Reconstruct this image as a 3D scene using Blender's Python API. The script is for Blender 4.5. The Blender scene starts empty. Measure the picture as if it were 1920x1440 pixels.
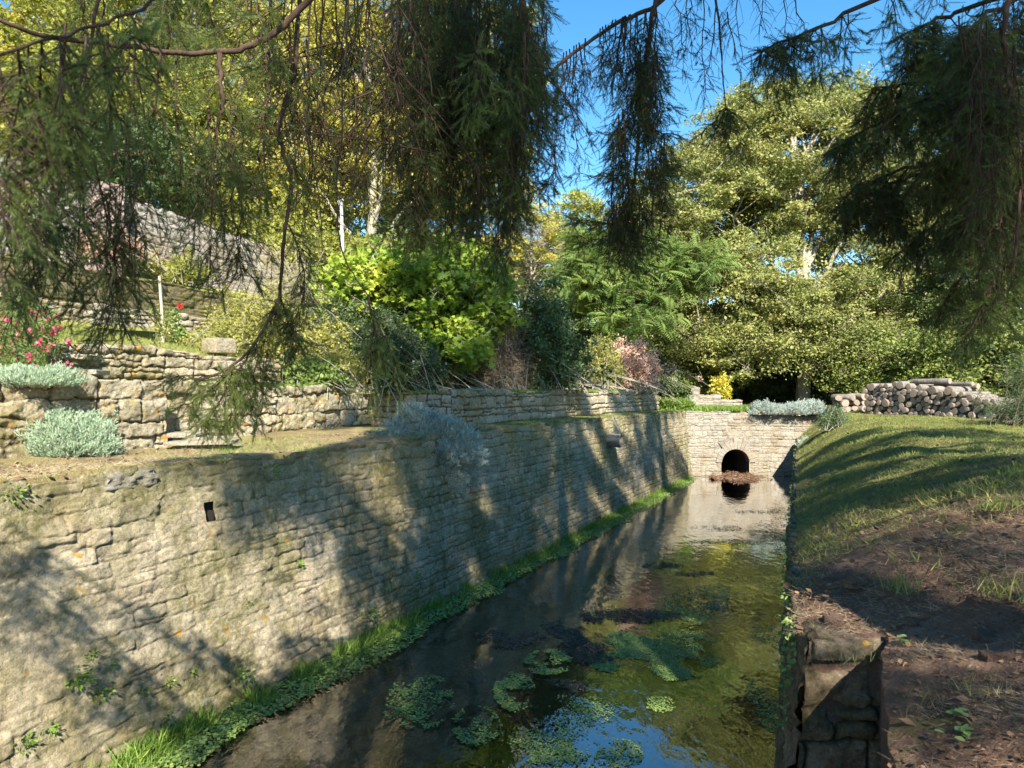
import bpy, math, random
import numpy as np
from mathutils import Vector

# ------------------------------------------------------------------ camera, sky, sun
K, HZ, EYE = 1331.0, 730.0, 3.0          # focal length in photo pixels, horizon row, eye height over the water
scene = bpy.context.scene
cam_d = bpy.data.cameras.new("camera"); cam = bpy.data.objects.new("camera", cam_d)
scene.collection.objects.link(cam); scene.camera = cam
cam.location = (0, 0, EYE); cam.rotation_euler = (math.radians(90) + math.atan((HZ-720)/K), 0, 0)
cam_d.sensor_width = 36; cam_d.lens = 36*K/1920; cam_d.clip_start = 0.05; cam_d.clip_end = 2000
cam_d.dof.use_dof = True; cam_d.dof.focus_distance = 11.0; cam_d.dof.aperture_fstop = 6.5

SUN = np.array([0.14, -0.99, 0.80]); SUN = SUN/np.linalg.norm(SUN)     # towards the sun
world = bpy.data.worlds.new("World"); scene.world = world; world.use_nodes = True
wn = world.node_tree; bg = wn.nodes["Background"]
sky = wn.nodes.new("ShaderNodeTexSky"); sky.sky_type = 'NISHITA'; sky.sun_disc = False
sky.sun_elevation = math.asin(SUN[2]); sky.sun_rotation = math.atan2(SUN[0], SUN[1])
sky.air_density = 1.0; sky.dust_density = 0.0; sky.ozone_density = 2.0
hs = wn.nodes.new('ShaderNodeHueSaturation'); hs.inputs['Saturation'].default_value = 1.3; hs.inputs['Hue'].default_value = .492
wn.links.new(sky.outputs[0], hs.inputs['Color']); wn.links.new(hs.outputs[0], bg.inputs[0]); bg.inputs[1].default_value = 0.095
sl = bpy.data.lights.new("sun", 'SUN'); sl.energy = 5.0; sl.angle = math.radians(0.4); sl.color = (1, 0.935, 0.81)
so = bpy.data.objects.new("sun", sl); scene.collection.objects.link(so)
so.rotation_euler = Vector(-SUN).to_track_quat('-Z', 'Y').to_euler(); so.location = (5, -20, 30)
scene.view_settings.view_transform = 'Standard'; scene.view_settings.look = 'None'
scene.view_settings.exposure = 1.6; scene.view_settings.gamma = 1
scene.render.engine = 'CYCLES'
scene.cycles.max_bounces = 5; scene.cycles.diffuse_bounces = 3; scene.cycles.glossy_bounces = 3
scene.cycles.transmission_bounces = 4; scene.cycles.transparent_max_bounces = 6
scene.cycles.use_denoising = True; scene.cycles.caustics_reflective = False; scene.cycles.caustics_refractive = False

# ------------------------------------------------------------------ helpers
def at(u, v, Y): return np.array([(u-960)/K*Y, Y, EYE-(v-HZ)/K*Y])
def atz(u, v, z): Y = (EYE-z)*K/(v-HZ); return np.array([(u-960)/K*Y, Y, z])
def rng(s): return np.random.default_rng(s)
def unit(a): return a/np.maximum(np.linalg.norm(a, axis=-1, keepdims=True), 1e-9)
def sstep(a, b, x): t = np.clip((x-a)/(b-a), 0, 1); return t*t*(3-2*t)

def _h(ix, iy, iz, seed):
    n = (ix.astype(np.int64)*374761393 + iy.astype(np.int64)*668265263 + iz.astype(np.int64)*2147483647 + seed*974634777)
    n = (n ^ (n >> 13))*1274126177; n &= 0x7fffffff; n = (n ^ (n >> 16)); return (n & 0xffff)/65535.0
def vnoise(x, y, z=None, seed=0):
    x = np.asarray(x, float); y = np.asarray(y, float); z = np.zeros_like(x) if z is None else np.asarray(z, float)
    x, y, z = np.broadcast_arrays(x, y, z)
    ix, iy, iz = np.floor(x), np.floor(y), np.floor(z); fx, fy, fz = x-ix, y-iy, z-iz
    fx = fx*fx*(3-2*fx); fy = fy*fy*(3-2*fy); fz = fz*fz*(3-2*fz); r = 0
    for a in (0, 1):
        for b in (0, 1):
            for c in (0, 1):
                w = (fx if a else 1-fx)*(fy if b else 1-fy)*(fz if c else 1-fz)
                r = r + w*_h(ix+a, iy+b, iz+c, seed)
    return r*2-1
def fbm(x, y, z=None, o=4, seed=0):
    r, a, f = 0, 0.5, 1.0
    for i in range(o):
        r = r + a*vnoise(np.asarray(x)*f, np.asarray(y)*f, None if z is None else np.asarray(z)*f, seed+i*17); a *= .5; f *= 2.03
    return r

class G:
    """collects geometry, becomes ONE mesh object"""
    def __init__(s): s.V = []; s.F = []; s.n = 0; s.A = []; s.M = []
    def add(s, V, F, rnd=0.5, mat=0):
        V = np.asarray(V, float).reshape(-1, 3); F = np.asarray(F, np.int64)
        s.V.append(V); s.F.append(F+s.n); s.n += len(V)
        s.A.append(np.broadcast_to(np.asarray(rnd, float), (len(V),)).copy()); s.M.append(np.full(len(F), mat))
        return s
    def build(s, name, mats, parent=None, smooth=False, attrs=None):
        me = bpy.data.meshes.new(name)
        V = np.concatenate(s.V) if s.V else np.zeros((0, 3))
        loops = np.concatenate([f.ravel() for f in s.F]); tot = np.concatenate([np.full(len(f), f.shape[1]) for f in s.F])
        me.vertices.add(len(V)); me.vertices.foreach_set("co", V.ravel())
        me.loops.add(len(loops)); me.loops.foreach_set("vertex_index", loops.astype(np.int32))
        me.polygons.add(len(tot)); st = np.concatenate([[0], np.cumsum(tot)[:-1]])
        me.polygons.foreach_set("loop_start", st.astype(np.int32)); me.polygons.foreach_set("loop_total", tot.astype(np.int32))
        for m in (mats if isinstance(mats, (list, tuple)) else [mats]): me.materials.append(m)
        me.polygons.foreach_set("material_index", np.concatenate(s.M).astype(np.int32))
        me.polygons.foreach_set("use_smooth", np.full(len(tot), bool(smooth)))
        a = me.attributes.new("rnd", 'FLOAT', 'POINT'); a.data.foreach_set("value", np.concatenate(s.A))
        for k, val in (attrs or {}).items():
            a = me.attributes.new(k, 'FLOAT', 'POINT'); a.data.foreach_set("value", np.asarray(val, float).ravel())
        me.update(calc_edges=True); me.validate()
        o = bpy.data.objects.new(name, me); scene.collection.objects.link(o); o.parent = parent
        return o

def tag(o, label=None, cat=None, group=None, kind=None):
    if label: o["label"] = label
    if cat: o["category"] = cat
    if group: o["group"] = group
    if kind: o["kind"] = kind
    return o
def thing(name, label, cat, loc=(0, 0, 0), group=None):
    o = bpy.data.objects.new(name, None); scene.collection.objects.link(o); o.location = tuple(loc); o.empty_display_size = .1
    return tag(o, label, cat, group)
def part(g, name, mats, root, **k):
    """geometry given in world space, parented to a root standing at its base"""
    if root is not None:
        off = np.array(root.location)
        g.V = [v-off for v in g.V]
    return g.build(name, mats, root, **k)

def tubes(g, P, R, sides=5, rnd=0.5, mat=0):
    """P [n,k,3] centre lines, R [n,k] radii"""
    P = np.asarray(P, float); R = np.asarray(R, float); n, k, _ = P.shape
    T = np.gradient(P, axis=1) if k > 2 else np.repeat(P[:, 1:]-P[:, :1], 2, axis=1); T = unit(T)
    ref = np.where(np.abs(T[:, :1, 2:]) > .9, np.array([[[1., 0, 0]]]), np.array([[[0, 0, 1.]]]))
    ref = np.repeat(ref, k, axis=1)
    A = unit(np.cross(T, ref)); B = np.cross(T, A)
    th = np.linspace(0, 2*np.pi, sides, endpoint=False)
    V = P[:, :, None, :] + R[:, :, None, None]*(np.cos(th)[None, None, :, None]*A[:, :, None, :] + np.sin(th)[None, None, :, None]*B[:, :, None, :])
    idx = np.arange(n*k*sides).reshape(n, k, sides)
    a = idx[:, :-1, :]; b = np.roll(idx, -1, axis=2)[:, :-1, :]; c = np.roll(idx, -1, axis=2)[:, 1:, :]; d = idx[:, 1:, :]
    F = np.stack([a, b, c, d], -1).reshape(-1, 4)
    r = np.repeat(np.broadcast_to(np.asarray(rnd, float), (n,)), k*sides)
    g.add(V.reshape(-1, 3), F, r, mat)

def curve(pts, n, jit=0.0, r=None):
    """smooth interpolation of a polyline to n points"""
    pts = np.asarray(pts, float); t = np.linspace(0, len(pts)-1, n); i = np.clip(t.astype(int), 0, len(pts)-2); f = (t-i)[:, None]
    p0 = pts[np.clip(i-1, 0, None)]; p1 = pts[i]; p2 = pts[i+1]; p3 = pts[np.clip(i+2, None, len(pts)-1)]
    L_ = np.linalg.norm(p2-p1, axis=1, keepdims=True); u1, u0, u3 = unit(p2-p1), unit(p1-p0), unit(p3-p2)
    u0 = np.where(np.linalg.norm(p1-p0, axis=1, keepdims=True) < 1e-9, u1, u0); u3 = np.where(np.linalg.norm(p3-p2, axis=1, keepdims=True) < 1e-9, u1, u3)
    m1 = (u0+u1)*.5*L_; m2 = (u1+u3)*.5*L_; f2, f3 = f*f, f**3
    q = (2*f3-3*f2+1)*p1+(f3-2*f2+f)*m1+(-2*f3+3*f2)*p2+(f3-f2)*m2
    if jit: q = q + r.normal(0, jit, q.shape)*np.sin(np.linspace(0, np.pi, n))[:, None]
    return q
def tube(g, pts, r0, r1, n=None, sides=6, jit=0., seed=0, rnd=.5):
    n = n or max(3, len(pts)*4); P = curve(pts, n, jit, rng(seed))
    tubes(g, P[None], np.linspace(r0, r1, n)[None], sides, rnd)
    return P

T_OVAL = (np.array([[0, 0, 0], [.45, .30, .07], [1, 0, 0], [.45, -.30, .07]]), np.array([[0, 2, 1], [0, 3, 2]]))
T_WIDE = (np.array([[0, 0, 0], [.3, .38, .05], [.75, .3, .02], [1, 0, 0], [.75, -.3, .02], [.3, -.38, .05]]), np.array([[0, 3, 2], [0, 2, 1], [0, 4, 3], [0, 5, 4]]))
T_LANCE = (np.array([[0, 0, 0], [.4, .11, .03], [1, 0, -.08], [.4, -.11, .03]]), np.array([[0, 2, 1], [0, 3, 2]]))
T_NEEDLE = (np.array([[0, .05, 0], [0, -.05, 0], [1, 0, 0]]), np.array([[0, 1, 2]]))
T_BLADE = (np.array([[0, .03, 0], [0, -.03, 0], [.55, .024, .07], [.55, -.024, .07], [1, 0, .28]]), np.array([[0, 1, 3], [0, 3, 2], [2, 3, 4]]))
def _maple():
    V = [[.15, 0, 0]]; an = [180, 150, 112, 95, 62, 48, 0, -48, -62, -95, -112, -150]; rr = [.12, .42, .3, .55, .3, .6, .75, .6, .3, .55, .3, .42]
    an = [180, 140, 118, 88, 62, 38, 18, 0, -18, -38, -62, -88, -118, -140]; rr = [.12, .42, .28, .55, .32, .64, .42, .85, .42, .64, .32, .55, .28, .42]
    for a, r in zip(an, rr): V.append([.15+r*math.cos(math.radians(a)), r*math.sin(math.radians(a)), -.12*r])
    n = len(an); return np.array(V), np.array([[0, 1+(i+1) % n, 1+i] for i in range(n)])
T_MAPLE = _maple()
def _pinnate(pairs=9, ll=.24, lw=.055):
    V, F = [[0, .008, 0], [0, -.008, 0], [1, 0, -.25]], [[0, 1, 2]]
    for i in range(pairs):
        t = .15+.8*i/(pairs-1); l = ll*math.sin(math.pi*(.25+.65*t)); z = -.25*t*t
        for s in (1, -1):
            n = len(V); V += [[t, 0, z], [t+.03+.15*l, s*l*.5, z-.02+.03], [t+.35*l, s*l, z-.08], [t+.35*l-.0, s*l*.5, z-.03]]
            V[n+1][0] -= lw*.6; V[n+3][0] += lw*.3
            F += [[n, n+1, n+2], [n, n+2, n+3]]
    return np.array(V), np.array(F)
T_PINN = _pinnate()
def leaves(g, P, D, N, S, T, rnd=.5, mat=0, chunk=60000):
    """put template T at P, along D, with normal near N, size S"""
    P = np.asarray(P, float); n = len(P)
    if n == 0: return
    D = unit(np.broadcast_to(D, (n, 3))); B = unit(np.cross(N, D)+1e-6); N = np.cross(D, B); S = np.broadcast_to(S, (n,)); rnd = np.broadcast_to(rnd, (n,))
    tv, tf = T; k = len(tv)
    V = P[:, None]+S[:, None, None]*(tv[None, :, :1]*D[:, None]+tv[None, :, 1:2]*B[:, None]+tv[None, :, 2:]*N[:, None])
    F = (np.arange(n)*k)[:, None, None]+tf[None]
    g.add(V.reshape(-1, 3), F.reshape(-1, 3), np.repeat(rnd, k), mat)
def rdir(r, n): return unit(r.normal(size=(n, 3)))

def box(g, c, size, rz=0, rnd=.5, mat=0, rough=.0, seed=0, div=1, tilt=(0, 0)):
    """a block with eroded edges: subdivided, rounded, noise-displaced"""
    n = div+1; lin = np.linspace(-1, 1, n); V = []; F = []; m = 0
    for ax in range(3):
        for sg in (-1, 1):
            a, b = np.meshgrid(lin, lin, indexing='ij'); p = np.zeros((n, n, 3)); p[..., ax] = sg; p[..., (ax+1) % 3] = a; p[..., (ax+2) % 3] = b
            idx = np.arange(n*n).reshape(n, n)+m; q = np.stack([idx[:-1, :-1], idx[1:, :-1], idx[1:, 1:], idx[:-1, 1:]], -1).reshape(-1, 4)
            if sg < 0: q = q[:, ::-1]
            V.append(p.reshape(-1, 3)); F.append(q); m += n*n
    V = np.concatenate(V); F = np.concatenate(F); L = np.array(size)/2
    if div > 1:
        rad = min(L)*.35; W = V*L; core = np.clip(W, -(L-rad), L-rad); dd = W-core
        W = core+dd/np.maximum(np.linalg.norm(dd, axis=1, keepdims=True), 1e-6)*np.minimum(np.linalg.norm(dd, axis=1, keepdims=True), rad)
        if rough:
            f = 3.0/max(min(size), .08)
            W = W*(1+rough*np.stack([fbm(W[:, 0]*f+seed, W[:, 1]*f, W[:, 2]*f, 3, seed+i) for i in range(3)], -1))
    else: W = V*L
    ca, sa = math.cos(rz), math.sin(rz); W[:, 2] += W[:, 0]*tilt[0]+W[:, 1]*tilt[1]
    W = np.stack([W[:, 0]*ca-W[:, 1]*sa, W[:, 0]*sa+W[:, 1]*ca, W[:, 2]], -1)+np.array(c)
    g.add(W, F, rnd, mat)

# ------------------------------------------------------------------ materials
def newmat(name):
    m = bpy.data.materials.new(name); m.use_nodes = True; nt = m.node_tree
    for n in list(nt.nodes):
        if n.type != 'OUTPUT_MATERIAL': nt.nodes.remove(n)
    return m, nt, nt.nodes["Material Output"]
class NT:
    def __init__(s, nt): s.nt = nt
    def n(s, t, **k):
        x = s.nt.nodes.new(t)
        for a, b in k.items(): setattr(x, a, b)
        return x
    def l(s, a, b): s.nt.links.new(a, b)
    def noise(s, scale, detail=5, rough=.6, co=None, dist=0):
        x = s.n("ShaderNodeTexNoise"); x.inputs["Scale"].default_value = scale; x.inputs["Detail"].default_value = detail
        x.inputs["Roughness"].default_value = rough; x.inputs["Distortion"].default_value = dist
        if co is not None: s.l(co, x.inputs["Vector"])
        return x.outputs["Fac"]
    def ramp(s, fac, stops, interp='LINEAR'):
        x = s.n("ShaderNodeValToRGB"); r = x.color_ramp; r.interpolation = interp
        while len(r.elements) < len(stops): r.elements.new(.5)
        for e, (p, c) in zip(r.elements, stops): e.position = p; e.color = (*c, 1) if len(c) == 3 else c
        s.l(fac, x.inputs[0]); return x.outputs[0]
    def rng(s, fac, a, b, c=0, d=1):
        x = s.n("ShaderNodeMapRange"); x.inputs[1].default_value = a; x.inputs[2].default_value = b; x.inputs[3].default_value = c; x.inputs[4].default_value = d
        s.l(fac, x.inputs[0]); return x.outputs[0]
    def mix(s, fac, a, b, t='MIX'):
        x = s.n("ShaderNodeMix", data_type='RGBA', blend_type=t)
        for i, v in ((0, fac), (6, a), (7, b)):
            if isinstance(v, (int, float)): x.inputs[i].default_value = v
            elif isinstance(v, tuple): x.inputs[i].default_value = (*v, 1)
            else: s.l(v, x.inputs[i])
        return x.outputs[2]
    def math(s, op, a, b=0):
        x = s.n("ShaderNodeMath", operation=op)
        for i, v in ((0, a), (1, b)):
            if isinstance(v, (int, float)): x.inputs[i].default_value = v
            else: s.l(v, x.inputs[i])
        return x.outputs[0]
    def attr(s, name): return s.n("ShaderNodeAttribute", attribute_name=name).outputs["Fac"]
    def geo(s): return s.n("ShaderNodeNewGeometry")
    def bump(s, h, strength=.5, dist=.02):
        x = s.n("ShaderNodeBump"); x.inputs["Strength"].default_value = strength; x.inputs["Distance"].default_value = dist
        s.l(h, x.inputs["Height"]); return x.outputs[0]
    def bsdf(s, out, col, rough=.9, nrm=None, spec=.2):
        b = s.n("ShaderNodeBsdfPrincipled"); b.inputs["Roughness"].default_value = rough; b.inputs["Specular IOR Level"].default_value = spec
        if isinstance(col, tuple): b.inputs["Base Color"].default_value = (*col, 1)
        else: s.l(col, b.inputs["Base Color"])
        if nrm is not None: s.l(nrm, b.inputs["Normal"])
        s.l(b.outputs[0], out.inputs["Surface"]); return b

def leaf_mat(name, stops, trans=.35, rough=.55, var=.35):
    m, nt, out = newmat(name); q = NT(nt); g = q.geo()
    fac = q.math('ADD', q.math('MULTIPLY', q.attr("rnd"), 1-var), q.math('MULTIPLY', q.rng(q.noise(.9, 3, .6, g.outputs["Position"]), .3, .7), var))
    c = q.ramp(fac, stops)
    b = q.n("ShaderNodeBsdfPrincipled"); b.inputs["Roughness"].default_value = rough; b.inputs["Specular IOR Level"].default_value = .35
    t = q.n("ShaderNodeBsdfTranslucent"); mx = q.n("ShaderNodeMixShader"); mx.inputs[0].default_value = trans
    q.l(c, b.inputs["Base Color"]); q.l(q.mix(.5, c, (1., .95, .35), 'MULTIPLY'), t.inputs["Color"])
    q.l(b.outputs[0], mx.inputs[1]); q.l(t.outputs[0], mx.inputs[2]); q.l(mx.outputs[0], out.inputs["Surface"])
    return m
def bark_mat(name, c1, c2, scale=14, bump=.7, zs=.3):
    m, nt, out = newmat(name); q = NT(nt); g = q.geo()
    mp = q.n("ShaderNodeMapping"); mp.inputs["Scale"].default_value = (1, 1, zs); q.l(g.outputs["Position"], mp.inputs[0])
    a = q.noise(scale, 6, .7, mp.outputs[0]); b = q.noise(scale*.2, 3, .6, g.outputs["Position"])
    c = q.ramp(q.math('ADD', q.math('MULTIPLY', a, .6), q.math('MULTIPLY', b, .4)), [(.35, c1), (.62, c2)])
    q.bsdf(out, c, .95, q.bump(a, bump, .02)); return m

def stone_mat(name, cols, moss=.35, lichen=.03, joint=(.07, .055, .04), mossc=((.10, .10, .03), (.20, .17, .05)), stain=.5, white=.5, moss_zone=None):
    """limestone rubble: tone per stone, grain, dirt in the joints, moss, lichen, stains"""
    m, nt, out = newmat(name); q = NT(nt); P = q.geo().outputs["Position"]
    n1 = q.noise(2.2, 6, .65, P); n2 = q.noise(14, 8, .75, P); n3 = q.noise(70, 6, .8, P); n4 = q.noise(32, 4, .6, P, .4)
    base = q.ramp(q.math('ADD', q.math('MULTIPLY', q.attr("rnd"), .55), q.math('MULTIPLY', q.rng(n1, .3, .7), .45)), [(i/(len(cols)-1), c) for i, c in enumerate(cols)])
    c = q.mix(q.rng(n2, .35, .72, 0, .75), base, q.mix(.5, base, (.13, .11, .08), 'MIX'))
    c = q.mix(q.rng(n4, .36, .50, .7, 0), c, q.mix(.65, base, (.07, .055, .04)))
    c = q.mix(q.rng(n3, .52, .66, 0, white*.6), c, (.64, .60, .50))
    c = q.mix(q.rng(q.noise(5, 7, .75, P, .8), .56, .66, 0, stain), c, (.06, .052, .04))
    mo = q.math('MULTIPLY', q.rng(q.noise(1.1, 7, .7, P), .62-.4*moss, .80-.4*moss), q.rng(n2, .35, .55, .25, 1))
    if moss_zone:
        sx = q.n("ShaderNodeSeparateXYZ"); q.l(P, sx.inputs[0])
        zz = q.math('MAXIMUM', q.rng(sx.outputs[2], 1.55, 2.3, 0, 1), q.rng(sx.outputs[2], .45, .05, 0, 1))
        mo = q.math('MAXIMUM', mo, q.math('MULTIPLY', zz, q.rng(q.noise(2.6, 6, .7, P), .40, .58, 0, 1)))
    c = q.mix(q.rng(q.noise(.9, 5, .6, P, .5), .46, .62, 0, .45), c, q.mix(1.0, c, (.80, .62, .38), 'MULTIPLY'))
    c = q.mix(q.math('MULTIPLY', mo, min(1, .35+moss)), c, q.ramp(n3, [(.35, mossc[0]), (.65, mossc[1])]))
    c = q.mix(q.rng(q.noise(7, 4, .6, P, .3), .68-lichen, .72-lichen, 0, .85), c, (.42, .22, .03))
    c = q.mix(q.rng(q.attr("joint"), .0, .75, .92, 0), c, joint)
    h = q.math('ADD', q.math('ADD', q.math('MULTIPLY', n2, .8), q.math('MULTIPLY', n4, .45)), q.math('MULTIPLY', n3, .4))
    q.bsdf(out, c, .93, q.bump(h, 1.0, .036), .15)
    return m

def ground_mat(name, stops, scale=1.5, bump=.8, fine=60, bd=.03):
    m, nt, out = newmat(name); q = NT(nt); P = q.geo().outputs["Position"]
    a = q.noise(scale, 7, .7, P, .2); b = q.noise(fine, 5, .75, P); b2 = q.noise(fine*.2, 5, .7, P)
    f = q.math('ADD', q.math('MULTIPLY', a, .6), q.math('ADD', q.math('MULTIPLY', b, .25), q.math('MULTIPLY', b2, .15)))
    c = q.ramp(f, stops)
    c = q.mix(q.rng(b, .62, .75, 0, .5), c, (.36, .29, .17))
    q.bsdf(out, c, .97, q.bump(q.math('ADD', b, q.math('MULTIPLY', b2, 1.5)), bump, bd), .1); return m

M = {}
LIME = [(.26, .23, .17), (.40, .35, .25), (.50, .45, .33), (.33, .30, .24), (.55, .50, .38)]
SHADE_GREY = [(.08, .072, .06), (.14, .125, .10), (.19, .17, .135), (.11, .10, .08), (.23, .205, .16)]
M['wall_near'] = stone_mat('old rubble stone', [(.28, .225, .15), (.41, .34, .23), (.52, .44, .305), (.35, .285, .195), (.58, .50, .36)], moss=.54, lichen=.018, stain=.6, mossc=((.085, .085, .03), (.20, .18, .065)), white=.9, moss_zone=True)
M['wall_end'] = stone_mat('pale coursed limestone', [(.20, .18, .15), (.29, .262, .22), (.35, .32, .265), (.24, .215, .18), (.40, .365, .30)], moss=.22, lichen=.0, joint=(.17, .14, .10), stain=.25)
M['wall_terrace'] = stone_mat('mossy block stone', [(.28, .24, .17), (.42, .36, .25), (.52, .46, .34), (.34, .30, .22), (.58, .52, .41)], moss=.42, lichen=.06, stain=.7)
M['wall_shade'] = stone_mat('shade-darkened mossy stone', SHADE_GREY, moss=.6, lichen=.0, stain=.8)  # greys darkened to put the hillside wall's shade into its colour
M['wall_upper'] = stone_mat('grey weathered stone', [(.26, .235, .215), (.37, .335, .30), (.44, .40, .36), (.31, .28, .26), (.48, .44, .40)], moss=.2, lichen=.0, stain=.6)
M['wall_stub'] = stone_mat('brown rubble stone', [(.15, .11, .08), (.25, .19, .14), (.32, .25, .19), (.19, .145, .10), (.36, .29, .23)], moss=.6, lichen=.0, mossc=((.05, .042, .016), (.10, .085, .03)), stain=.8, joint=(.03, .024, .018))  # brown stone mix with dark moss and joints
M['slab'] = stone_mat('worn step stone', [(.25, .21, .16), (.40, .35, .27), (.46, .41, .32)], moss=.3, lichen=.0, stain=.6)
def bank_mat():
    m, nt, out = newmat('bank turf and soil'); q = NT(nt); P = q.geo().outputs["Position"]
    a = q.noise(1.6, 7, .7, P, .2); b = q.noise(52, 5, .75, P); b2 = q.noise(11, 5, .7, P)
    f = q.math('ADD', q.math('MULTIPLY', a, .55), q.math('ADD', q.math('MULTIPLY', b, .27), q.math('MULTIPLY', b2, .18)))
    so = q.ramp(f, [(.36, (.09, .052, .036)), (.46, (.17, .105, .074)), (.56, (.26, .165, .12)), (.68, (.38, .27, .19))])
    gr = q.ramp(f, [(.36, (.075, .06, .03)), (.46, (.14, .13, .05)), (.56, (.20, .20, .065)), (.68, (.32, .28, .12))])
    sx = q.n("ShaderNodeSeparateXYZ"); q.l(P, sx.inputs[0])
    k = q.math('ADD', q.rng(sx.outputs[1], 4.0, 8.6, 0, 1), q.math('MULTIPLY', q.rng(q.noise(1.1, 5, .65, P), .35, .65, -1, 1), .55))
    c = q.mix(q.rng(k, .35, .65), so, gr); c = q.mix(q.rng(b, .62, .75, 0, .5), c, (.38, .31, .19))
    q.bsdf(out, c, .97, q.bump(q.math('ADD', b, q.math('MULTIPLY', b2, 1.5)), 1.0, .045), .1); return m
M['bank'] = bank_mat()
M['grass_ground'] = ground_mat('lawn soil', [(.36, (.055, .045, .022)), (.46, (.10, .10, .035)), (.56, (.15, .165, .045)), (.68, (.24, .22, .085))])
M['soil'] = ground_mat('bare soil', [(.36, (.075, .045, .032)), (.46, (.14, .09, .065)), (.56, (.21, .14, .10)), (.68, (.31, .23, .16))], 2.2, 1.0, 45, .05)
M['dry'] = ground_mat('dry terrace turf', [(.36, (.11, .075, .045)), (.47, (.22, .165, .085)), (.56, (.27, .235, .09)), (.68, (.38, .32, .17))], 1.8)
M['hill'] = ground_mat('hill turf', [(.36, (.16, .15, .05)), (.48, (.25, .26, .06)), (.58, (.34, .33, .09)), (.7, (.42, .36, .17))], .8)
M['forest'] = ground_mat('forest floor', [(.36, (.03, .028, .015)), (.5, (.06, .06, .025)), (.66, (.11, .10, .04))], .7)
M['bed'] = ground_mat('stream bed', [(.38, (.04, .028, .02)), (.47, (.12, .082, .056)), (.54, (.21, .15, .10)), (.66, (.36, .26, .18))], 1.3, 1.0, 30, .04)

M['gold'] = leaf_mat('golden leaves', [(0, (.22, .23, .06)), (.35, (.42, .40, .09)), (.75, (.64, .58, .16)), (1, (.62, .46, .12))], .5)
M['gold2'] = leaf_mat('yellow green leaves', [(0, (.16, .19, .045)), (.5, (.34, .36, .08)), (1, (.58, .54, .15))], .5)
M['oak'] = leaf_mat('olive leaves', [(0, (.10, .13, .04)), (.4, (.22, .25, .07)), (.75, (.38, .37, .13)), (1, (.52, .40, .18))], .35)
M['oak2'] = leaf_mat('dull green leaves', [(0, (.07, .105, .03)), (.5, (.15, .20, .05)), (.85, (.26, .27, .08)), (1, (.34, .24, .09))], .35)
M['brightgreen'] = leaf_mat('bright green thicket leaves', [(0, (.10, .14, .03)), (.5, (.20, .25, .055)), (.9, (.33, .34, .10)), (1, (.42, .36, .12))], .35)  # brighter, yellower green than the dull green leaves
M['woods'] = leaf_mat('dark wood leaves', [(0, (.03, .055, .018)), (.5, (.085, .125, .035)), (.85, (.17, .20, .05)), (1, (.28, .25, .07))], .35)
M['pine'] = leaf_mat('background conifer', [(0, (.03, .06, .025)), (.6, (.07, .12, .04)), (1, (.14, .19, .06))], .2)
M['robinia'] = leaf_mat('pinnate green leaves', [(0, (.10, .16, .045)), (.5, (.19, .28, .075)), (.85, (.33, .40, .11)), (1, (.46, .42, .13))], .4)
M['maple'] = leaf_mat('lime maple leaves', [(0, (.08, .15, .025)), (.4, (.20, .31, .045)), (.7, (.38, .46, .06)), (.95, (.58, .55, .08)), (1, (.60, .30, .07))], .45)
M['privet'] = leaf_mat('blue green leaves', [(0, (.04, .075, .03)), (.5, (.10, .16, .06)), (1, (.19, .27, .11))], .25)
M['abelia'] = leaf_mat('small dark leaves', [(0, (.03, .055, .02)), (.5, (.07, .11, .035)), (1, (.15, .19, .06))], .25)
M['spirea'] = leaf_mat('yellowish fine leaves', [(0, (.14, .14, .035)), (.5, (.30, .30, .06)), (1, (.45, .42, .12))], .35)
M['brownleaf'] = leaf_mat('brown dead leaves', [(0, (.10, .06, .035)), (.6, (.20, .13, .075)), (1, (.32, .20, .11))], .2)
M['pinkleaf'] = leaf_mat('pink autumn leaves', [(0, (.36, .20, .15)), (.4, (.58, .36, .28)), (.8, (.70, .50, .38)), (1, (.55, .12, .13))], .3)
M['silver'] = leaf_mat('silver leaves', [(0, (.17, .22, .19)), (.5, (.34, .40, .36)), (.85, (.52, .57, .50)), (1, (.58, .58, .40))], .15, .8, .2)
M['silver_green'] = leaf_mat('grey green leaves', [(0, (.16, .24, .14)), (.5, (.32, .42, .28)), (1, (.50, .56, .42))], .2, .8, .2)
M['yellowshrub'] = leaf_mat('bright yellow leaves', [(0, (.38, .36, .05)), (.5, (.60, .52, .07)), (1, (.70, .62, .12))], .4)
M['grass'] = leaf_mat('grass blades', [(0, (.12, .14, .04)), (.5, (.24, .265, .07)), (.85, (.38, .37, .12)), (1, (.48, .40, .21))], .35)
M['lush'] = leaf_mat('lush bank grass', [(0, (.08, .14, .025)), (.5, (.17, .28, .045)), (1, (.34, .44, .09))], .4)
M['straw'] = leaf_mat('straw', [(0, (.20, .13, .08)), (.5, (.36, .27, .17)), (1, (.52, .42, .28))], .15)
M['litter'] = leaf_mat('fallen leaves', [(0, (.06, .035, .022)), (.5, (.16, .09, .05)), (.85, (.30, .17, .09)), (1, (.46, .28, .12))], .15)
M['sunkleaf'] = leaf_mat('sodden leaves', [(0, (.03, .027, .02)), (.6, (.075, .064, .046)), (1, (.19, .16, .12))], .05, .4)
M['duck'] = leaf_mat('duckweed green', [(0, (.09, .15, .045)), (.5, (.18, .27, .075)), (1, (.36, .44, .11))], .15, .5)
M['needle'] = leaf_mat('spruce needles', [(0, (.035, .055, .028)), (.4, (.08, .115, .045)), (.7, (.19, .24, .07)), (1, (.38, .46, .13))], .45, .5, .4)
M['needle_brown'] = leaf_mat('dry spruce twigs', [(0, (.07, .045, .03)), (.6, (.14, .09, .055)), (1, (.24, .17, .10))], .15)
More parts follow.
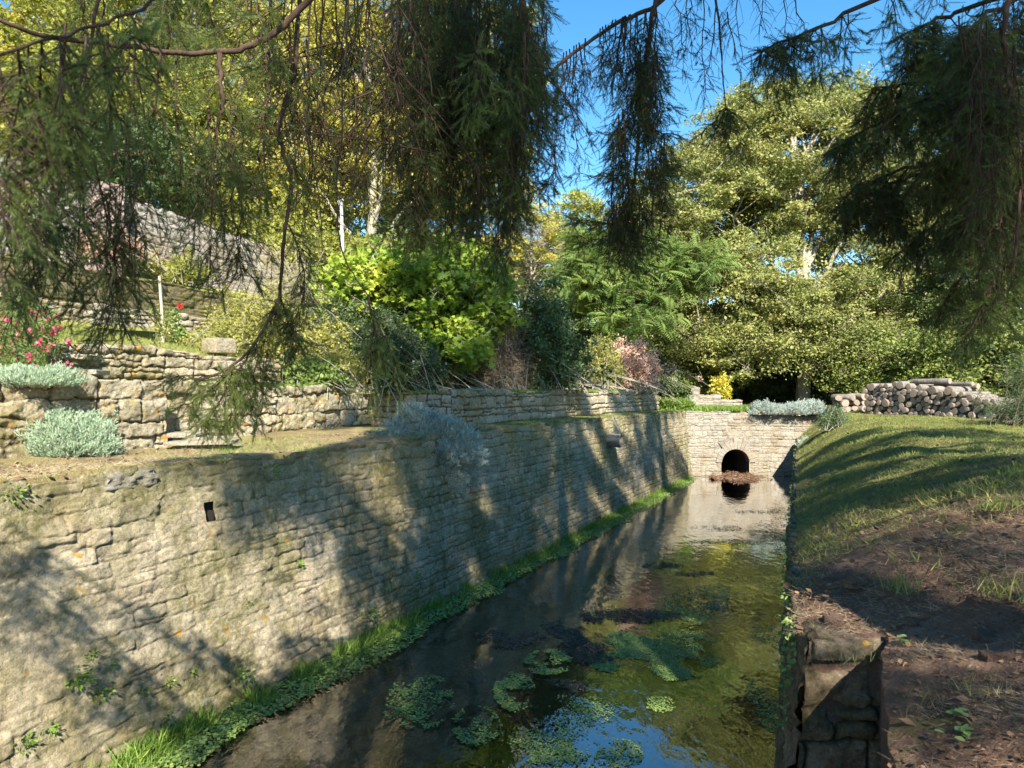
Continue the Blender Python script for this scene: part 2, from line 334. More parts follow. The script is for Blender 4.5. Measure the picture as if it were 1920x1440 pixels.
M['pinkflower'] = leaf_mat('pink petals', [(0, (.70, .06, .16)), (.6, (.80, .13, .26)), (1, (.85, .30, .38))], .3, .5, .1)
M['redflower'] = leaf_mat('red petals', [(0, (.65, .02, .03)), (1, (.80, .06, .07))], .25, .5, .1)
M['whiteflower'] = leaf_mat('white petals', [(0, (.62, .62, .60)), (1, (.8, .8, .8))], .3, .5, .1)
M['bark'] = bark_mat('brown bark', (.06, .045, .03), (.17, .13, .095))
M['bark_pale'] = bark_mat('pale plane bark', (.16, .14, .10), (.38, .35, .27), 5)
M['bark_grey'] = bark_mat('grey bark', (.13, .115, .09), (.36, .33, .27), 8)
M['bark_spruce'] = bark_mat('spruce bark', (.03, .02, .016), (.095, .058, .042), 22)
M['twig_grey'] = bark_mat('grey twigs', (.20, .17, .13), (.42, .37, .29), 10)
M['wood_end'] = None

def wood_end():
    m, nt, out = newmat('sawn wood end'); q = NT(nt)
    tc = q.n("ShaderNodeTexCoord"); oi = q.n("ShaderNodeObjectInfo")
    w = q.n("ShaderNodeTexWave", wave_type='RINGS', rings_direction='X'); w.inputs["Scale"].default_value = 14; w.inputs["Distortion"].default_value = 3
    q.l(tc.outputs["Object"], w.inputs["Vector"])
    n = q.noise(25, 5, .7, tc.outputs["Object"])
    a = q.ramp(oi.outputs["Random"], [(0, (.22, .17, .135)), (.35, (.34, .26, .20)), (.7, (.44, .32, .235)), (1, (.30, .25, .22))])
    c = q.mix(q.rng(w.outputs["Fac"], 0, 1, 0, .35), a, (.13, .09, .07)); c = q.mix(q.rng(n, .45, .7, 0, .6), c, (.14, .115, .10))
    q.bsdf(out, c, .9, q.bump(n, .5, .01)); return m
M['wood_end'] = wood_end()
M['log_bark'] = bark_mat('log bark', (.09, .075, .062), (.26, .225, .19), 16)
M['timber'] = bark_mat('weathered reddish timber', (.05, .035, .03), (.36, .27, .24), 15, 1.0, .05)
def simple(name, col, rough=.6, metal=0):
    m, nt, out = newmat(name); q = NT(nt); n = q.noise(12, 4, .6, q.geo().outputs["Position"])
    c = q.mix(q.rng(n, .4, .7, 0, .35), col, tuple(x*.5 for x in col)); b = q.bsdf(out, c, rough, None, .4); b.inputs["Metallic"].default_value = metal; return m
M['pole'] = simple('galvanised grey', (.55, .57, .58), .5)
M['stake'] = simple('grey wood stake', (.42, .36, .29), .9)
M['pipe'] = simple('clay pipe', (.22, .19, .17), .8)
M['dark'] = simple('dark hollow shade', (.03, .026, .022), .9)  # near-black colour stands for the shade inside weep hole and tunnel

def water_mat():
    m, nt, out = newmat('stream water'); q = NT(nt); P = q.geo().outputs["Position"]
    mp = q.n("ShaderNodeMapping"); mp.inputs["Rotation"].default_value = (0, 0, math.radians(-26)); mp.inputs["Scale"].default_value = (1.0, .45, 1); q.l(P, mp.inputs[0])
    n = q.noise(9, 3, .5, mp.outputs[0]); n2 = q.noise(1.2, 2, .5, P)
    bp = q.bump(q.math('MULTIPLY', n, q.rng(n2, .35, .65, .3, 1)), .24, .03)
    gl = q.n("ShaderNodeBsdfGlossy"); gl.inputs["Roughness"].default_value = .02; gl.inputs["Color"].default_value = (1, 1, 1, 1)
    tr = q.n("ShaderNodeBsdfTransparent"); tr.inputs["Color"].default_value = (.80, .74, .62, 1)
    fr = q.n("ShaderNodeFresnel"); fr.inputs["IOR"].default_value = 1.6; q.l(bp, gl.inputs["Normal"]); q.l(bp, fr.inputs["Normal"])
    mx = q.n("ShaderNodeMixShader"); q.l(q.math('MINIMUM', q.math('ADD', q.math('MULTIPLY', fr.outputs[0], 1.7), .06), 1.0), mx.inputs[0]); q.l(tr.outputs[0], mx.inputs[1]); q.l(gl.outputs[0], mx.inputs[2])
    q.l(mx.outputs[0], out.inputs["Surface"]); return m
M['water'] = water_mat()

# ------------------------------------------------------------------ plan of the place
# oblique terrace coordinate w: X = 0.5*Y - w  (every terrace wall runs along the canal)
TOPY = [-6, 5.25, 8.5, 11.7, 16, 21.2, 24.5, 40]; TOPZ = [2.31, 2.31, 2.262, 2.335, 2.30, 2.27, 2.24, 2.24]
def topz(Y): return np.interp(Y, TOPY, TOPZ)
def xtop(Y): return -6.454+.5075*Y            # top edge of the left canal wall
def xbase(Y): return -2.65+.496*(Y-6.655)     # its foot in the water
EY = [-8, 3, 4, 6, 10, 16, 22, 26]; EZ = [1.35, 1.42, 1.60, 1.50, 1.25, 1.15, 1.25, 1.3]
def xedge(Y):                                  # right canal edge
    Y = np.asarray(Y, float); return np.where(Y < 4.0, .53*Y, -.08+.406*Y)
def bankz(X, Y, e=True):
    s = X-(-.08+.406*np.asarray(Y, float)); s = np.where(Y > 24.5, X-9.87, s); ez = np.interp(Y, EY, EZ)
    L = 2.22+.012*np.clip(Y-20, 0, 60)-.28*sstep(11.2, 12.8, X); S = np.interp(Y, [0, 6, 14, 24], [3.4, 3.0, 2.4, 1.7])
    t = np.clip(s/S, 0, 1); t = 1-(1-t)**1.8
    z = ez+(L-ez)*t
    rough = np.interp(Y, [0, 5, 9, 30], [1, 1, .8, .6])
    w_ = np.exp(-((X-1.85)**2+(Y-4.0)**2)/.42); z = z*(1-w_)+1.60*w_; rough = rough*(1-.85*w_)
    return z + fbm(X*1.1, Y*1.1, None, 5, 5)*.15*np.clip(s/.5, .15, 1)*rough + fbm(X*7, Y*7, None, 3, 9)*.03*rough

def sheet(name, X, Y, Z, mat, label, attrs=None, kind='structure'):
    n, m = X.shape; V = np.stack([X, Y, Z], -1).reshape(-1, 3); i = np.arange(n*m).reshape(n, m)
    F = np.stack([i[:-1, :-1], i[1:, :-1], i[1:, 1:], i[:-1, 1:]], -1).reshape(-1, 4)
    g = G(); g.add(V, F, .5); o = g.build(name, mat, None, smooth=True)
    return tag(o, label, None, None, kind)

# ------------------------------------------------------------------ masonry
def stones(s, z, ch, sw, seed, warp=.03, wig=.01, chv=.35, swv=.5, split=.35):
    r = rng(seed); s = np.asarray(s, float); z = np.asarray(z, float)
    zz = z + warp*fbm(s*.7, z*.7, None, 3, seed) + wig*fbm(s*13, z*13, None, 4, seed+3)
    ss = s + wig*1.3*fbm(s*8+50, z*8, None, 3, seed+7)
    lo, hi = zz.min()-ch, zz.max()+2*ch; e = [lo]
    while e[-1] < hi: e.append(e[-1]+ch*(1+chv*r.uniform(-1, 1)))
    e = np.array(e); k = np.clip(np.searchsorted(e, zz)-1, 0, len(e)-2)
    d = np.zeros_like(s); rnd = np.zeros_like(s); rn2 = np.zeros_like(s); smin, smax = ss.min()-sw, ss.max()+sw
    for c in np.unique(k):
        mk = k == c; v = [smin-r.uniform(0, sw)]
        while v[-1] < smax+sw: v.append(v[-1]+sw*(1+swv*r.uniform(-1, 1)+(r.random() < .15)*.5))
        v = np.array(v); j = np.clip(np.searchsorted(v, ss[mk])-1, 0, len(v)-2)
        dv = np.minimum(ss[mk]-v[j], v[j+1]-ss[mk]); dh = np.minimum(zz[mk]-e[c], e[c+1]-zz[mk])
        q = r.random(len(v)+1); q2 = r.random(len(v)+1); q3 = r.uniform(.32, .68, len(v)+1); q4 = r.random(len(v)+1); H_ = e[c+1]-e[c]
        spl = q4[j] < split; mid = e[c]+q3[j]*H_+(ss[mk]-v[j])*(q2[j]-.5)*.25; up_ = zz[mk] > mid
        dh = np.where(spl, np.minimum(dh, np.abs(zz[mk]-mid)), dh)
        d[mk] = np.minimum(dv, dh) - .007*np.exp(-(dv+dh)/.03)
        rnd[mk] = np.where(spl & up_, (q[j]*7.3) % 1, q[j]); rn2[mk] = np.where(spl & up_, (q2[j]*5.1) % 1, q2[j])
    return d, rnd, rn2

def masonry(name, mat, B, T, S, nrm, H, nv, ch, sw, seed, jw=.02, bulge=.035, off=.03, rough=.02, cap=.35, capz=0., warp=.03, wig=.012,
            hole=None, parent=None, erode=None, capfall=0.02, topnoise=.03, swv=.5, split=.35):
    """B,T [n,3] foot and top edge, S [n] running length; the face goes up nv rows, then folds back over the top by 'cap' metres"""
    n = len(S); ncap = max(3, int(cap/(H/nv)*.6)) if cap > 0 else 0
    zf = np.concatenate([np.linspace(0, 1, nv), np.ones(ncap)]); back = np.concatenate([np.zeros(nv), np.linspace(0, 1, ncap+1)[1:]*cap])
    Z, SS = np.meshgrid(zf, S, indexing='xy')
    BK = np.broadcast_to(back, Z.shape)
    hh = np.linalg.norm(T-B, axis=1)[:, None]; vv = Z*hh+BK
    d, rnd, rn2 = stones(SS, vv, ch, sw, seed, warp, wig, swv=swv, split=split)
    er = 0 if erode is None else erode(SS)
    jm = np.clip(.30+1.7*fbm(SS*1.6, vv*2.6, None, 4, seed+21), .05, 1); jm = 1-er*(1-jm)
    j = 1-(1-sstep(0, jw, d))*jm
    D = bulge*(1-np.exp(-np.clip(d, 0, 1)/(jw*1.3)))*jm*(.55+.9*rn2) - .014*(1-j) + off*(rnd-.5)*j + rough*fbm(SS*6, vv*6, None, 4, seed+11) + .025*fbm(SS*1.1, vv*1.1, None, 3, seed+12)
    D = D + er*.022*fbm(SS*4.2, vv*7.5, None, 5, seed+13) - er*.012*np.abs(fbm(SS*2.5, vv*8, None, 3, seed+15)) + .010*fbm(SS*22, vv*26, None, 3, seed+19)
    P = B[:, None]+(T-B)[:, None]*Z[..., None]
    nn = nrm[:, None] if nrm.ndim == 2 else np.broadcast_to(nrm, (n, 1, 3))
    hor = nn*np.array([1, 1, 0]); P = P - hor*BK[..., None]
    up = np.array([0, 0, 1.])
    cf = sstep(0, .06, BK)[..., None]
    # the crown of each top stone is a little higher or lower than its neighbour's
    tn = topnoise*(np.interp(SS[:, 0], SS[:, 0], rnd[:, nv-1])-.5)[:, None]*sstep(.75, 1, Z)*2
    P = P + D[..., None]*(nn*(1-cf)+up*cf*.8) + up*(tn-capfall*BK/max(cap, .01))[..., None] + up*(capz*cf)
    idx = np.arange(Z.size).reshape(Z.shape); F = np.stack([idx[:-1, :-1], idx[1:, :-1], idx[1:, 1:], idx[:-1, 1:]], -1).reshape(-1, 4)
    if hole is not None:
        cs = (SS[:-1, :-1]+SS[1:, 1:])/2; cv = (vv[:-1, :-1]+vv[1:, 1:])/2; F = F[~hole(cs, cv).ravel()]
    g = G(); g.add(P.reshape(-1, 3), F, (rnd*.8+rn2*.2).ravel())
    jj = np.clip(j*(1-.25*er)+.25*er*.9, 0, 1)
    if parent is not None: return part(g, name, mat, parent, smooth=True, attrs={'joint': jj})
    return g.build(name, mat, None, smooth=True, attrs={'joint': jj})

def line_wall(name, mat, p0, p1, z0, z1, n, nv, ch, sw, seed, batter=0., spacing=1.0, **k):
    """straight wall from p0 to p1 (x,y); z0/z1 = (z at p0, z at p1) for foot and top; the visible side is to the right of p0->p1"""
    f = np.linspace(0, 1, n)**spacing; p0 = np.array(p0, float); p1 = np.array(p1, float); L = np.linalg.norm(p1-p0); t = (p1-p0)/L; nr = np.array([t[1], -t[0], 0])
    xy = p0+(p1-p0)*f[:, None]; B = np.c_[xy, np.interp(f, [0, 1], z0)]; T = np.c_[xy, np.interp(f, [0, 1], z1)] - nr*batter
    return masonry(name, mat, B, T, f*L, nr, np.mean(np.array(z1)-np.array(z0)), nv, ch, sw, seed, **k)

# ------------------------------------------------------------------ water, bed, grounds
X, Y = np.meshgrid(np.linspace(-9, 14, 260), np.linspace(-8, 26.5, 380), indexing='ij')
sheet('stream_bed', X, Y, -.20+.16*fbm(X*.7, Y*.7, None, 4, 1)+.03*fbm(X*5, Y*5, None, 3, 2), M['bed'], 'brown muddy stream bed with dead leaves under shallow water')
X, Y = np.meshgrid(np.linspace(-9, 14, 3), np.linspace(-8, 24.56, 3), indexing='ij')
sheet('water', X, Y, X*0, M['water'], 'still shallow water of the stream reflecting trees and blue sky')

# terrace strip on top of the canal wall
yy = np.concatenate([np.linspace(-4, 12, 240), np.linspace(12.1, 26, 90)]); ff = np.linspace(0, 1, 70)
Y, Fq = np.meshgrid(yy, ff, indexing='ij'); X = (xtop(Y)-.05-.10*(vnoise(Y*3, Y*0, None, 25)+.6))*(1-Fq)+(.5*Y-9.7)*Fq
Z = topz(Y)+.012+.03*fbm(X*1.8, Y*1.8, None, 4, 21)+.035*Fq*np.sin(Fq*3)+.01*fbm(X*9, Y*9, None, 2, 22)
Z[:, 0] -= .4; X[:, 0] = X[:, 1]+.01; Z[:, 0] = Z[:, 1]-.4
sheet('terrace_path', X, Y, Z, M['dry'], 'dry trodden earth and thin grass terrace above the canal wall')

# hillside, terraces above; w measured from the canal
def hillz(w, Y):
    Y = np.asarray(Y, float); near = 1-sstep(11.0, 12.2, Y)
    zn = np.interp(w, [7.2, 9.62, 9.75, 14.4, 14.62, 15.62, 15.7, 18.7, 18.85, 30, 60], [3.02, 3.03, 3.48, 4.38, 4.6, 4.62, 5.5, 6.25, 7.2, 10.5, 15])
    zf = np.interp(w, [7.2, 10.5, 14.4, 15.62, 15.7, 18.7, 18.85, 30, 60], [2.92, 3.0, 3.9, 4.45, 5.3, 5.9, 6.9, 9.5, 14])
    z = zn*near+zf*(1-near)
    return z - sstep(22, 34, Y)*(z-2.6)*.7*(1-sstep(20, 40, w))
wn_ = np.concatenate([np.linspace(7.25, 9.5, 24), np.linspace(9.55, 9.85, 6), np.linspace(10, 14.3, 30), np.linspace(14.4, 15.9, 16), np.linspace(16, 18.6, 14), np.linspace(18.7, 19, 4), np.linspace(20, 62, 30)])
yy = np.concatenate([np.linspace(-6, 24, 200), np.linspace(24.5, 70, 40)])
Wg, Y = np.meshgrid(wn_, yy, indexing='ij'); X = .5*Y-Wg
# between 8.9 and 7.2 the terrace only exists beyond the second stair
X = np.where((Wg < 9.15) & (Y < 12.5), .5*Y-np.maximum(Wg, 9.15), X)
X = np.where((Wg < 8.8) & (Y < 8.2), .5*Y-9.15+np.clip(9.15-Wg, 0, .5), X)
Z = hillz(Wg, Y)+.03*fbm(X*1.2, Y*1.2, None, 4, 31)
sheet('hillside', X, Y, Z, M['hill'], 'sloping garden lawn and terraced hillside above the walls')

# right bank: near piece and the bank beyond the wall stub
def bank(name, y0, y1, ny, ns, smax, mat, label, skirt=1.7):
    ys = np.linspace(y0, y1, ny) if y1 < 8 else y0+(y1-y0)*np.linspace(0, 1, ny)**1.7
    s = np.concatenate([[-.0], smax*np.linspace(0.004, 1, ns)**2.2]); Yg, Sg = np.meshgrid(ys, s, indexing='ij')
    Xg = xedge(Yg)+Sg; Xg[:, 1:] += .0
    if y0 < 0: Xg = np.where(Yg < 0, .53*0+Sg+.02, Xg)
    edge = .09*fbm(Yg*2.3, Yg*0, None, 3, 4)*(Sg < .6)
    Zg = bankz(Xg, Yg); Xg = Xg+edge
    Zg[:, 0] -= skirt
    if y0 > 3: Xg = Xg+.13*np.exp(-(Yg-4)); Xg = np.vstack([Xg[:1], Xg]); Yg = np.vstack([Yg[:1], Yg]); Zg = np.vstack([Zg[:1]-1.6, Zg])
    return sheet(name, Xg, Yg, Zg, mat, label)
bank('near_bank', -5, 3.998, 150, 190, 40, M['bank'], 'bare reddish soil of the near bank with dry straw')
bank('lawn_bank', 4.0005, 26.5, 260, 170, 45, M['bank'], 'grassy bank and lawn sloping down to the canal')
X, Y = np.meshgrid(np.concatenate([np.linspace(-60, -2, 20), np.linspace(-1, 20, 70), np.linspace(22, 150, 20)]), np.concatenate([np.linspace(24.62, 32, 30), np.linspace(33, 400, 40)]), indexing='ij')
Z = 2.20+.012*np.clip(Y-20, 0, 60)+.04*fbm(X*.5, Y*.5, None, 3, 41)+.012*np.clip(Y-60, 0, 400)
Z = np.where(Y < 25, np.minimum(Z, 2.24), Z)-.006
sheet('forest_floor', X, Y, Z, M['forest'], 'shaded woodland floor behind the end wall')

# ------------------------------------------------------------------ walls
# left canal wall
r = rng(3); f = np.linspace(0, 1, 1050)
ys = 1.0+23.55*(f**1.75)
Bx = np.c_[xbase(ys), ys, np.full_like(ys, -.12)]; Tx = np.c_[xtop(ys), ys, topz(ys)]
S = (ys-ys[0])*1.12
nr = np.array([.895, -.445, .12]); nr = nr/np.linalg.norm(nr)
s_hole = (atz(432, 1380, 0)[1])
HOLE_Y = 6.85; DRAIN_Y = 18.0
def holes(s, v):
    y = s/1.12+ys[0]
    a = (np.abs(y-HOLE_Y) < .045) & (np.abs(v-(1.98)) < .10)
    return a
wl = thing('canal_wall', 'long mossy rubble stone wall along the left side of the stream', 'wall', (0, 12, 0))
masonry('wall_face', M['wall_near'], Bx, Tx, S, nr, 2.4, 235, .135, .31, 7, jw=.012, bulge=.011, off=.015, rough=.03, cap=.30, capfall=.14, warp=.03, wig=.028, split=.2,
        hole=holes, parent=wl, erode=lambda s: .25+.75*(1-sstep(3.5, 11, s)), topnoise=.05)
g = G(); c = at(432, 950, HOLE_Y-.0); hx = xbase(HOLE_Y)*(1-.8)+xtop(HOLE_Y)*.8
box(g, (hx-.33, HOLE_Y+.12, 1.85), (.5, .3, .5), math.radians(-27), div=1)
part(g, 'weep_hole', M['dark'], wl)

# end wall with the arched culvert
EYW = 24.5; ACX, ACZ, AR = (1379-960)/K*EYW, .46, .48
xs = np.linspace(5.7, 10.75, 300)
tz = np.interp(xs, [5.7, 6.0, 9.0, 10.55, 10.75], [2.25, 2.25, 2.15, 2.08, 2.0])
B = np.c_[xs, np.full_like(xs, EYW), np.full_like(xs, -.1)]; T = np.c_[xs, np.full_like(xs, EYW+.08), tz]
we = thing('culvert_wall', 'pale limestone end wall across the stream, pierced by a dark round arch', 'wall', (8, EYW, 0))
def arch(s, v):
    x = s+5.7; z = v-.1; return (np.hypot(x-ACX, np.maximum(z-ACZ, 0)) < AR+.02) & (z < ACZ+AR+.1)
masonry('wall_face', M['wall_end'], B, T, xs-5.7, np.array([0, -1., 0]), 2.3, 150, .135, .27, 17, jw=.013, bulge=.014, off=.028, rough=.025, cap=.4, warp=.035, wig=.03, split=.3, hole=arch, parent=we, topnoise=.02)
g = G()
for i, a in enumerate(np.linspace(8, 172, 15)):            # wedge stones round the arch, the middle ones longer
    ln = .20 + (.22 if i in (4, 5, 7, 9, 10) else .04)*(1 if abs(i-7) <= 3 else 0)
    a0, a1 = math.radians(a-5.5), math.radians(a+5.5); V = []
    for yy_ in (EYW-.022, EYW+.35):
        for aa, rr in ((a0, AR), (a1, AR), (a1, AR+ln), (a0, AR+ln)): V.append([ACX+rr*math.cos(aa), yy_, ACZ+rr*math.sin(aa)])
    g.add(V, [[0, 1, 2, 3], [7, 6, 5, 4], [0, 4, 5, 1], [1, 5, 6, 2], [2, 6, 7, 3], [3, 7, 4, 0]], .3+.5*rng(i).random())
part(g, 'arch_ring', M['wall_end'], we, attrs={'joint': np.ones(15*8)})
g = G(); n = 24; th = np.linspace(0, np.pi, n); px = np.concatenate([[ACX+AR], ACX+AR*np.cos(th), [ACX-AR]]); pz = np.concatenate([[-.3], ACZ+AR*np.sin(th), [-.3]])
V = np.concatenate([np.c_[px, np.full(len(px), yv), pz] for yv in (EYW+.02, EYW+1.0, EYW+6)]); m_ = len(px); F = [[i+j*m_, i+1+j*m_, i+1+(j+1)*m_, i+(j+1)*m_] for j in range(2) for i in range(m_-1)]
g.add(V, F); n0 = 2*m_
g.add([[ACX-1, EYW+6, -.5], [ACX+1, EYW+6, -.5], [ACX+1, EYW+6, 1.5], [ACX-1, EYW+6, 1.5]], [[0, 1, 2, 3]])
part(g, 'culvert_tunnel', M['dark'], we)

# right canal wall and its stub end
ys2 = 4.0+20.5*np.linspace(0, 1, 260)**1.6; ez = np.interp(ys2, EY, EZ)
wr = thing('bank_wall', 'low mossy stone wall holding the grassy bank, broken end facing the viewer', 'wall', (1.6, 4, 0))
B = np.c_[xedge(ys2)-.10, ys2, np.full_like(ys2, -.3)]; T = np.c_[xedge(ys2)-.02+.15*np.exp(-(ys2-4)), ys2, ez+.02]
masonry('wall_face', M['wall_stub'], B[::-1], T[::-1], (ys2.max()-ys2[::-1])*1.08, np.array([-.926, .376, 0]), 1.6, 60, .16, .34, 23, cap=.12, parent=wr, capz=-.02)
xe = float(xedge(4.001)); xs2 = np.linspace(xe+.12, xe+.62, 70)
B = np.c_[xs2-.22*(1-(xs2-xs2[0])/.5), np.full_like(xs2, 3.93), np.full_like(xs2, -.3)]; T = np.c_[xs2, np.full_like(xs2, 4.0), np.minimum(bankz(xs2, np.full_like(xs2, 4.05)), 1.66)]

masonry('wall_end', M['wall_stub'], B, T, xs2-xs2[0], np.array([0, -1., 0]), 1.9, 190, .16, .25, 29, jw=.02, bulge=.03, off=.05, rough=.04, cap=.12, warp=.05, wig=.03, parent=wr, split=.15, erode=lambda s: s*0+.12)
g = G(); box(g, (xe+.30, 4.06, 1.545), (.34, .22, .11), math.radians(3), div=10, rough=.16, seed=3); part(g, 'coping_stone', M['wall_stub'], wr, smooth=True, attrs={'joint': np.ones(6*121)})

# terrace walls
def wy(w, Y): return (.5*Y-w, Y)
def tw(name, label, w, y0, y1, z0, z1, n, nv, ch, sw, seed, mat='wall_terrace', cat='wall', **k):
    return tag(line_wall(name, M[mat], wy(w, y0), wy(w, y1), z0, z1, n, nv, ch, sw, seed, **k), label, cat)
tw('terrace_wall', 'lichen spotted block wall ending beside the stone steps', 8.5, 3.5, 8.62, (2.15, 2.15), (3.08, 3.10), 420, 100, .225, .36, 41, batter=.03, cap=.55, warp=.03, wig=.05, jw=.018, bulge=.028, off=.05, rough=.05, topnoise=.05)
g = G()  # the squared end of that wall, facing the steps
p0 = np.array(wy(8.5, 8.60))
o = tag(line_wall('pier', M['wall_terrace'], (p0[0]-.02, p0[1]), (p0[0]-.52, p0[1]+.15), (2.15, 2.15), (3.09, 3.09), 60, 90, .23, .45, 43, cap=.0, bulge=.04), 'squared stone end of the lichen spotted wall', 'wall')
root_tw = bpy.data.objects['terrace_wall']; o.parent = root_tw; o.name = 'wall_return'
for kx in ('label', 'category'): del o[kx]
tw('terrace_wall', 'mossy terrace wall between the stone steps and the hanging silver bush', 8.9, 8.3, 13.6, (2.15, 2.15), (3.05, 2.98), 420, 90, .23, .40, 45, batter=.04, cap=.4, warp=.03, wig=.05, jw=.018, bulge=.028, off=.06, rough=.055, topnoise=.05)
tw('terrace_wall', 'shaded upper terrace wall running from the silver bush to the culvert', 7.2, 12.3, 24.6, (2.15, 2.1), (2.96, 2.90), 420, 80, .17, .30, 47, mat='wall_terrace', batter=.05, cap=.3, spacing=1.3, wig=.03, topnoise=.05)
o = line_wall('wall_return', M['wall_terrace'], (wy(7.2, 12.3)[0]-1.6, 12.3+.5), wy(7.2, 12.3), (2.15, 2.15), (2.93, 2.95), 90, 50, .18, .3, 48, cap=.0)
o.parent = bpy.data.objects['terrace_wall.002']
tw('garden_wall', 'sunlit low block wall holding the upper garden lawn', 9.6, 4.0, 11.6, (2.95, 2.95), (3.53, 3.52), 420, 64, .19, .42, 51, batter=.02, cap=.4, wig=.045, jw=.018, bulge=.028, off=.05, rough=.05, topnoise=.05)
tw('border_wall', 'low stone edging at the back of the upper lawn', 14.45, 6, 16.3, (4.28, 4.2), (4.66, 4.56), 260, 24, .17, .45, 53, cap=.3, wig=.04)
tw('hillside_wall', 'dark shaded retaining wall above the upper lawn', 15.6, 4, 22, (4.45, 4.2), (5.66, 5.20), 300, 60, .2, .4, 55, mat='wall_shade', cap=.3, wig=.03, bulge=.02, rough=.04)
tw('upper_wall', 'tall grey wall at the top of the terraced hill', 18.6, 6, 30, (6.15, 5.6), (8.9, 6.7), 340, 90, .2, .42, 57, mat='wall_upper', cap=.5, wig=.05, topnoise=.05, bulge=.02, rough=.05)
# stepped wall by the culvert
g = G(); q = []
st = thing('stepped_wall', 'pale stepped stone wall descending beside the yellow shrub', 'wall', (6, 27, 2.2))
for i, (u0, u1, v) in enumerate([(1150, 1272, 709), (1272, 1312, 725), (1312, 1352, 740), (1352, 1392, 751)]):
    Yq = 27.0-.0*i; a = at(u0, v, Yq); b = at(u1, v, Yq)
    line_wall('wall_step', M['wall_end'], (a[0], Yq), (b[0], Yq), (2.1, 2.1), (a[2], b[2]), max(30, int((b[0]-a[0])*24)), 26, .12, .26, 60+i, cap=.5, parent=st)
    line_wall('step_side', M['wall_end'], (b[0]-.0, Yq-.0), (b[0]+.0, Yq+.5), (2.1, 2.1), (b[2]-.004, b[2]-.004), 14, 24, .12, .26, 70+i, cap=0, parent=st)
# far piece of terrace wall behind the pink shrub
o = tag(line_wall('terrace_wall', M['wall_terrace'], at(1060, 700, 21)[:2], at(1180, 700, 24)[:2], (2.7, 2.7), (3.75, 3.5), 130, 50, .18, .3, 77, cap=.4), 'short wall half hidden behind the pink shrub', 'wall')

# loose block, steps, slabs
def slab(name, label, cat, c, size, rz, mat='slab', seed=1, rough=.05, div=8, group=None, tilt=(0, 0)):
    g = G(); c = np.array(c, float); box(g, (0, 0, 0), size, rz, rnd=rng(seed).random(), rough=rough, seed=seed, div=div, tilt=tilt)
    o = g.build(name, M[mat], None, smooth=True, attrs={'joint': np.ones(6*(div+1)**2)}); o.location = tuple(c); return tag(o, label, cat, group)
TD = math.atan2(.895, .445)     # heading of the terraces
c = at(411, 649, 10.9); slab('stone_block', 'white weathered block standing at the end of the lawn wall', 'stone', c, (.42, .34, .24), TD, 'wall_terrace', 5, .06)
slab('step_slab', 'lowest worn slab of the stone steps, tilted edge lifted', 'step', at(381, 829, 8.55), (.80, .34, .055), .04, seed=6, tilt=(.03, 0))
slab('step_slab', 'second slab of the stone steps tucked under the wall end', 'step', at(335, 815, 8.85), (.58, .36, .06), .0, seed=7)
slab('step_slab', 'small third slab of the steps in the wall corner', 'step', at(306, 780, 9.05), (.26, .34, .07), 0, seed=8)
slab('step_slab', 'slab of the steps beside the silver ground cover', 'step', at(165, 698, 8.5), (.34, .45, .06), .2, seed=9)
slab('step_slab', 'slab of the steps below the garden wall top', 'step', at(140, 670, 8.6), (.42, .45, .06), .2, seed=10)
slab('step_slab', 'topmost slab of the steps next to the pink flowers', 'step', at(98, 650, 8.6), (.42, .45, .06), .2, seed=11)
g = G(); box(g, at(380, 846, 8.62), (.66, .26, .17), .04, div=6, rough=.1, seed=2); part(g, 'riser', M['slab'], None, smooth=True, attrs={'joint': np.ones(6*49)})
o = bpy.data.objects['riser']; b_ = bpy.data.objects['step_slab']; o.parent = b_; o.location = -b_.location
slab('step_slab', 'flat slab on the terrace right of the hanging silver bush', 'step', at(893, 799, 13.4), (.34, .3, .05), .5, seed=12)
slab('step_slab', 'higher slab of the steps behind the hanging silver bush', 'step', at(868, 786, 13.9), (.30, .3, .06), .5, seed=13)
# pipe
dy = 17.2; fz = .78; dx = (xbase(dy)*(1-fz)+xtop(dy)*fz); pz_ = float(at(1158, 825, dy)[2])
root = thing('drain_pipe', 'stone drain spout jutting out of the canal wall', 'pipe', (dx, dy, pz_))
g = G(); tube(g, [(dx-.35, dy+.12, pz_+.03), (dx+.27, dy-.14, pz_-.01)], .16, .16, 6, 14); tube(g, [(dx-.35, dy+.12, pz_+.03), (dx+.27, dy-.14, pz_-.01)], .125, .125, 6, 14); part(g, 'spout', M['pipe'], root, smooth=True)
g = G(); box(g, (dx+.02, dy-.55, pz_+.12), (.26, .30, .06), TD-1.57, div=6, rough=.08, seed=4); part(g, 'bracket_stone', M['slab'], root, smooth=True, attrs={'joint': np.ones(6*49)})
# timber buttress and pole, stakes
g = G(); tp = at(192, 342, 18.0); yb = 16.9; n = 60
p0 = at(160, 340, yb); root = thing('timber_buttress', 'weathered reddish timber stump leaning on the tall grey wall', 'timber', at(192, 520, yb))
uu = np.linspace(-1, 1, n); vv_ = np.linspace(0, 1, 40); n = 200; uu = np.linspace(-1, 1, n); U, Vv = np.meshgrid(uu, vv_, indexing='ij')
top = at(195, 342, yb+.5); bot = at(195, 525, yb-.2)
th = (U+1)*np.pi; rad = .46*(1+.10*fbm(np.cos(th)*4, np.sin(th)*4, Vv*.8, 3, 8)+.035*np.sin(th*17+3*Vv)+.10*fbm(np.cos(th)*9, np.sin(th)*9, Vv*1.2, 3, 9))
Cc = bot+(top-bot)*Vv[..., None]
V = Cc+np.stack([np.cos(th)*rad, np.sin(th)*rad*.7, -.1*np.abs(U)*Vv], -1)
i = np.arange(n*40).reshape(n, 40); F = np.stack([i[:-1, :-1], i[1:, :-1], i[1:, 1:], i[:-1, 1:]], -1).reshape(-1, 4); g.add(V.reshape(-1, 3), F)
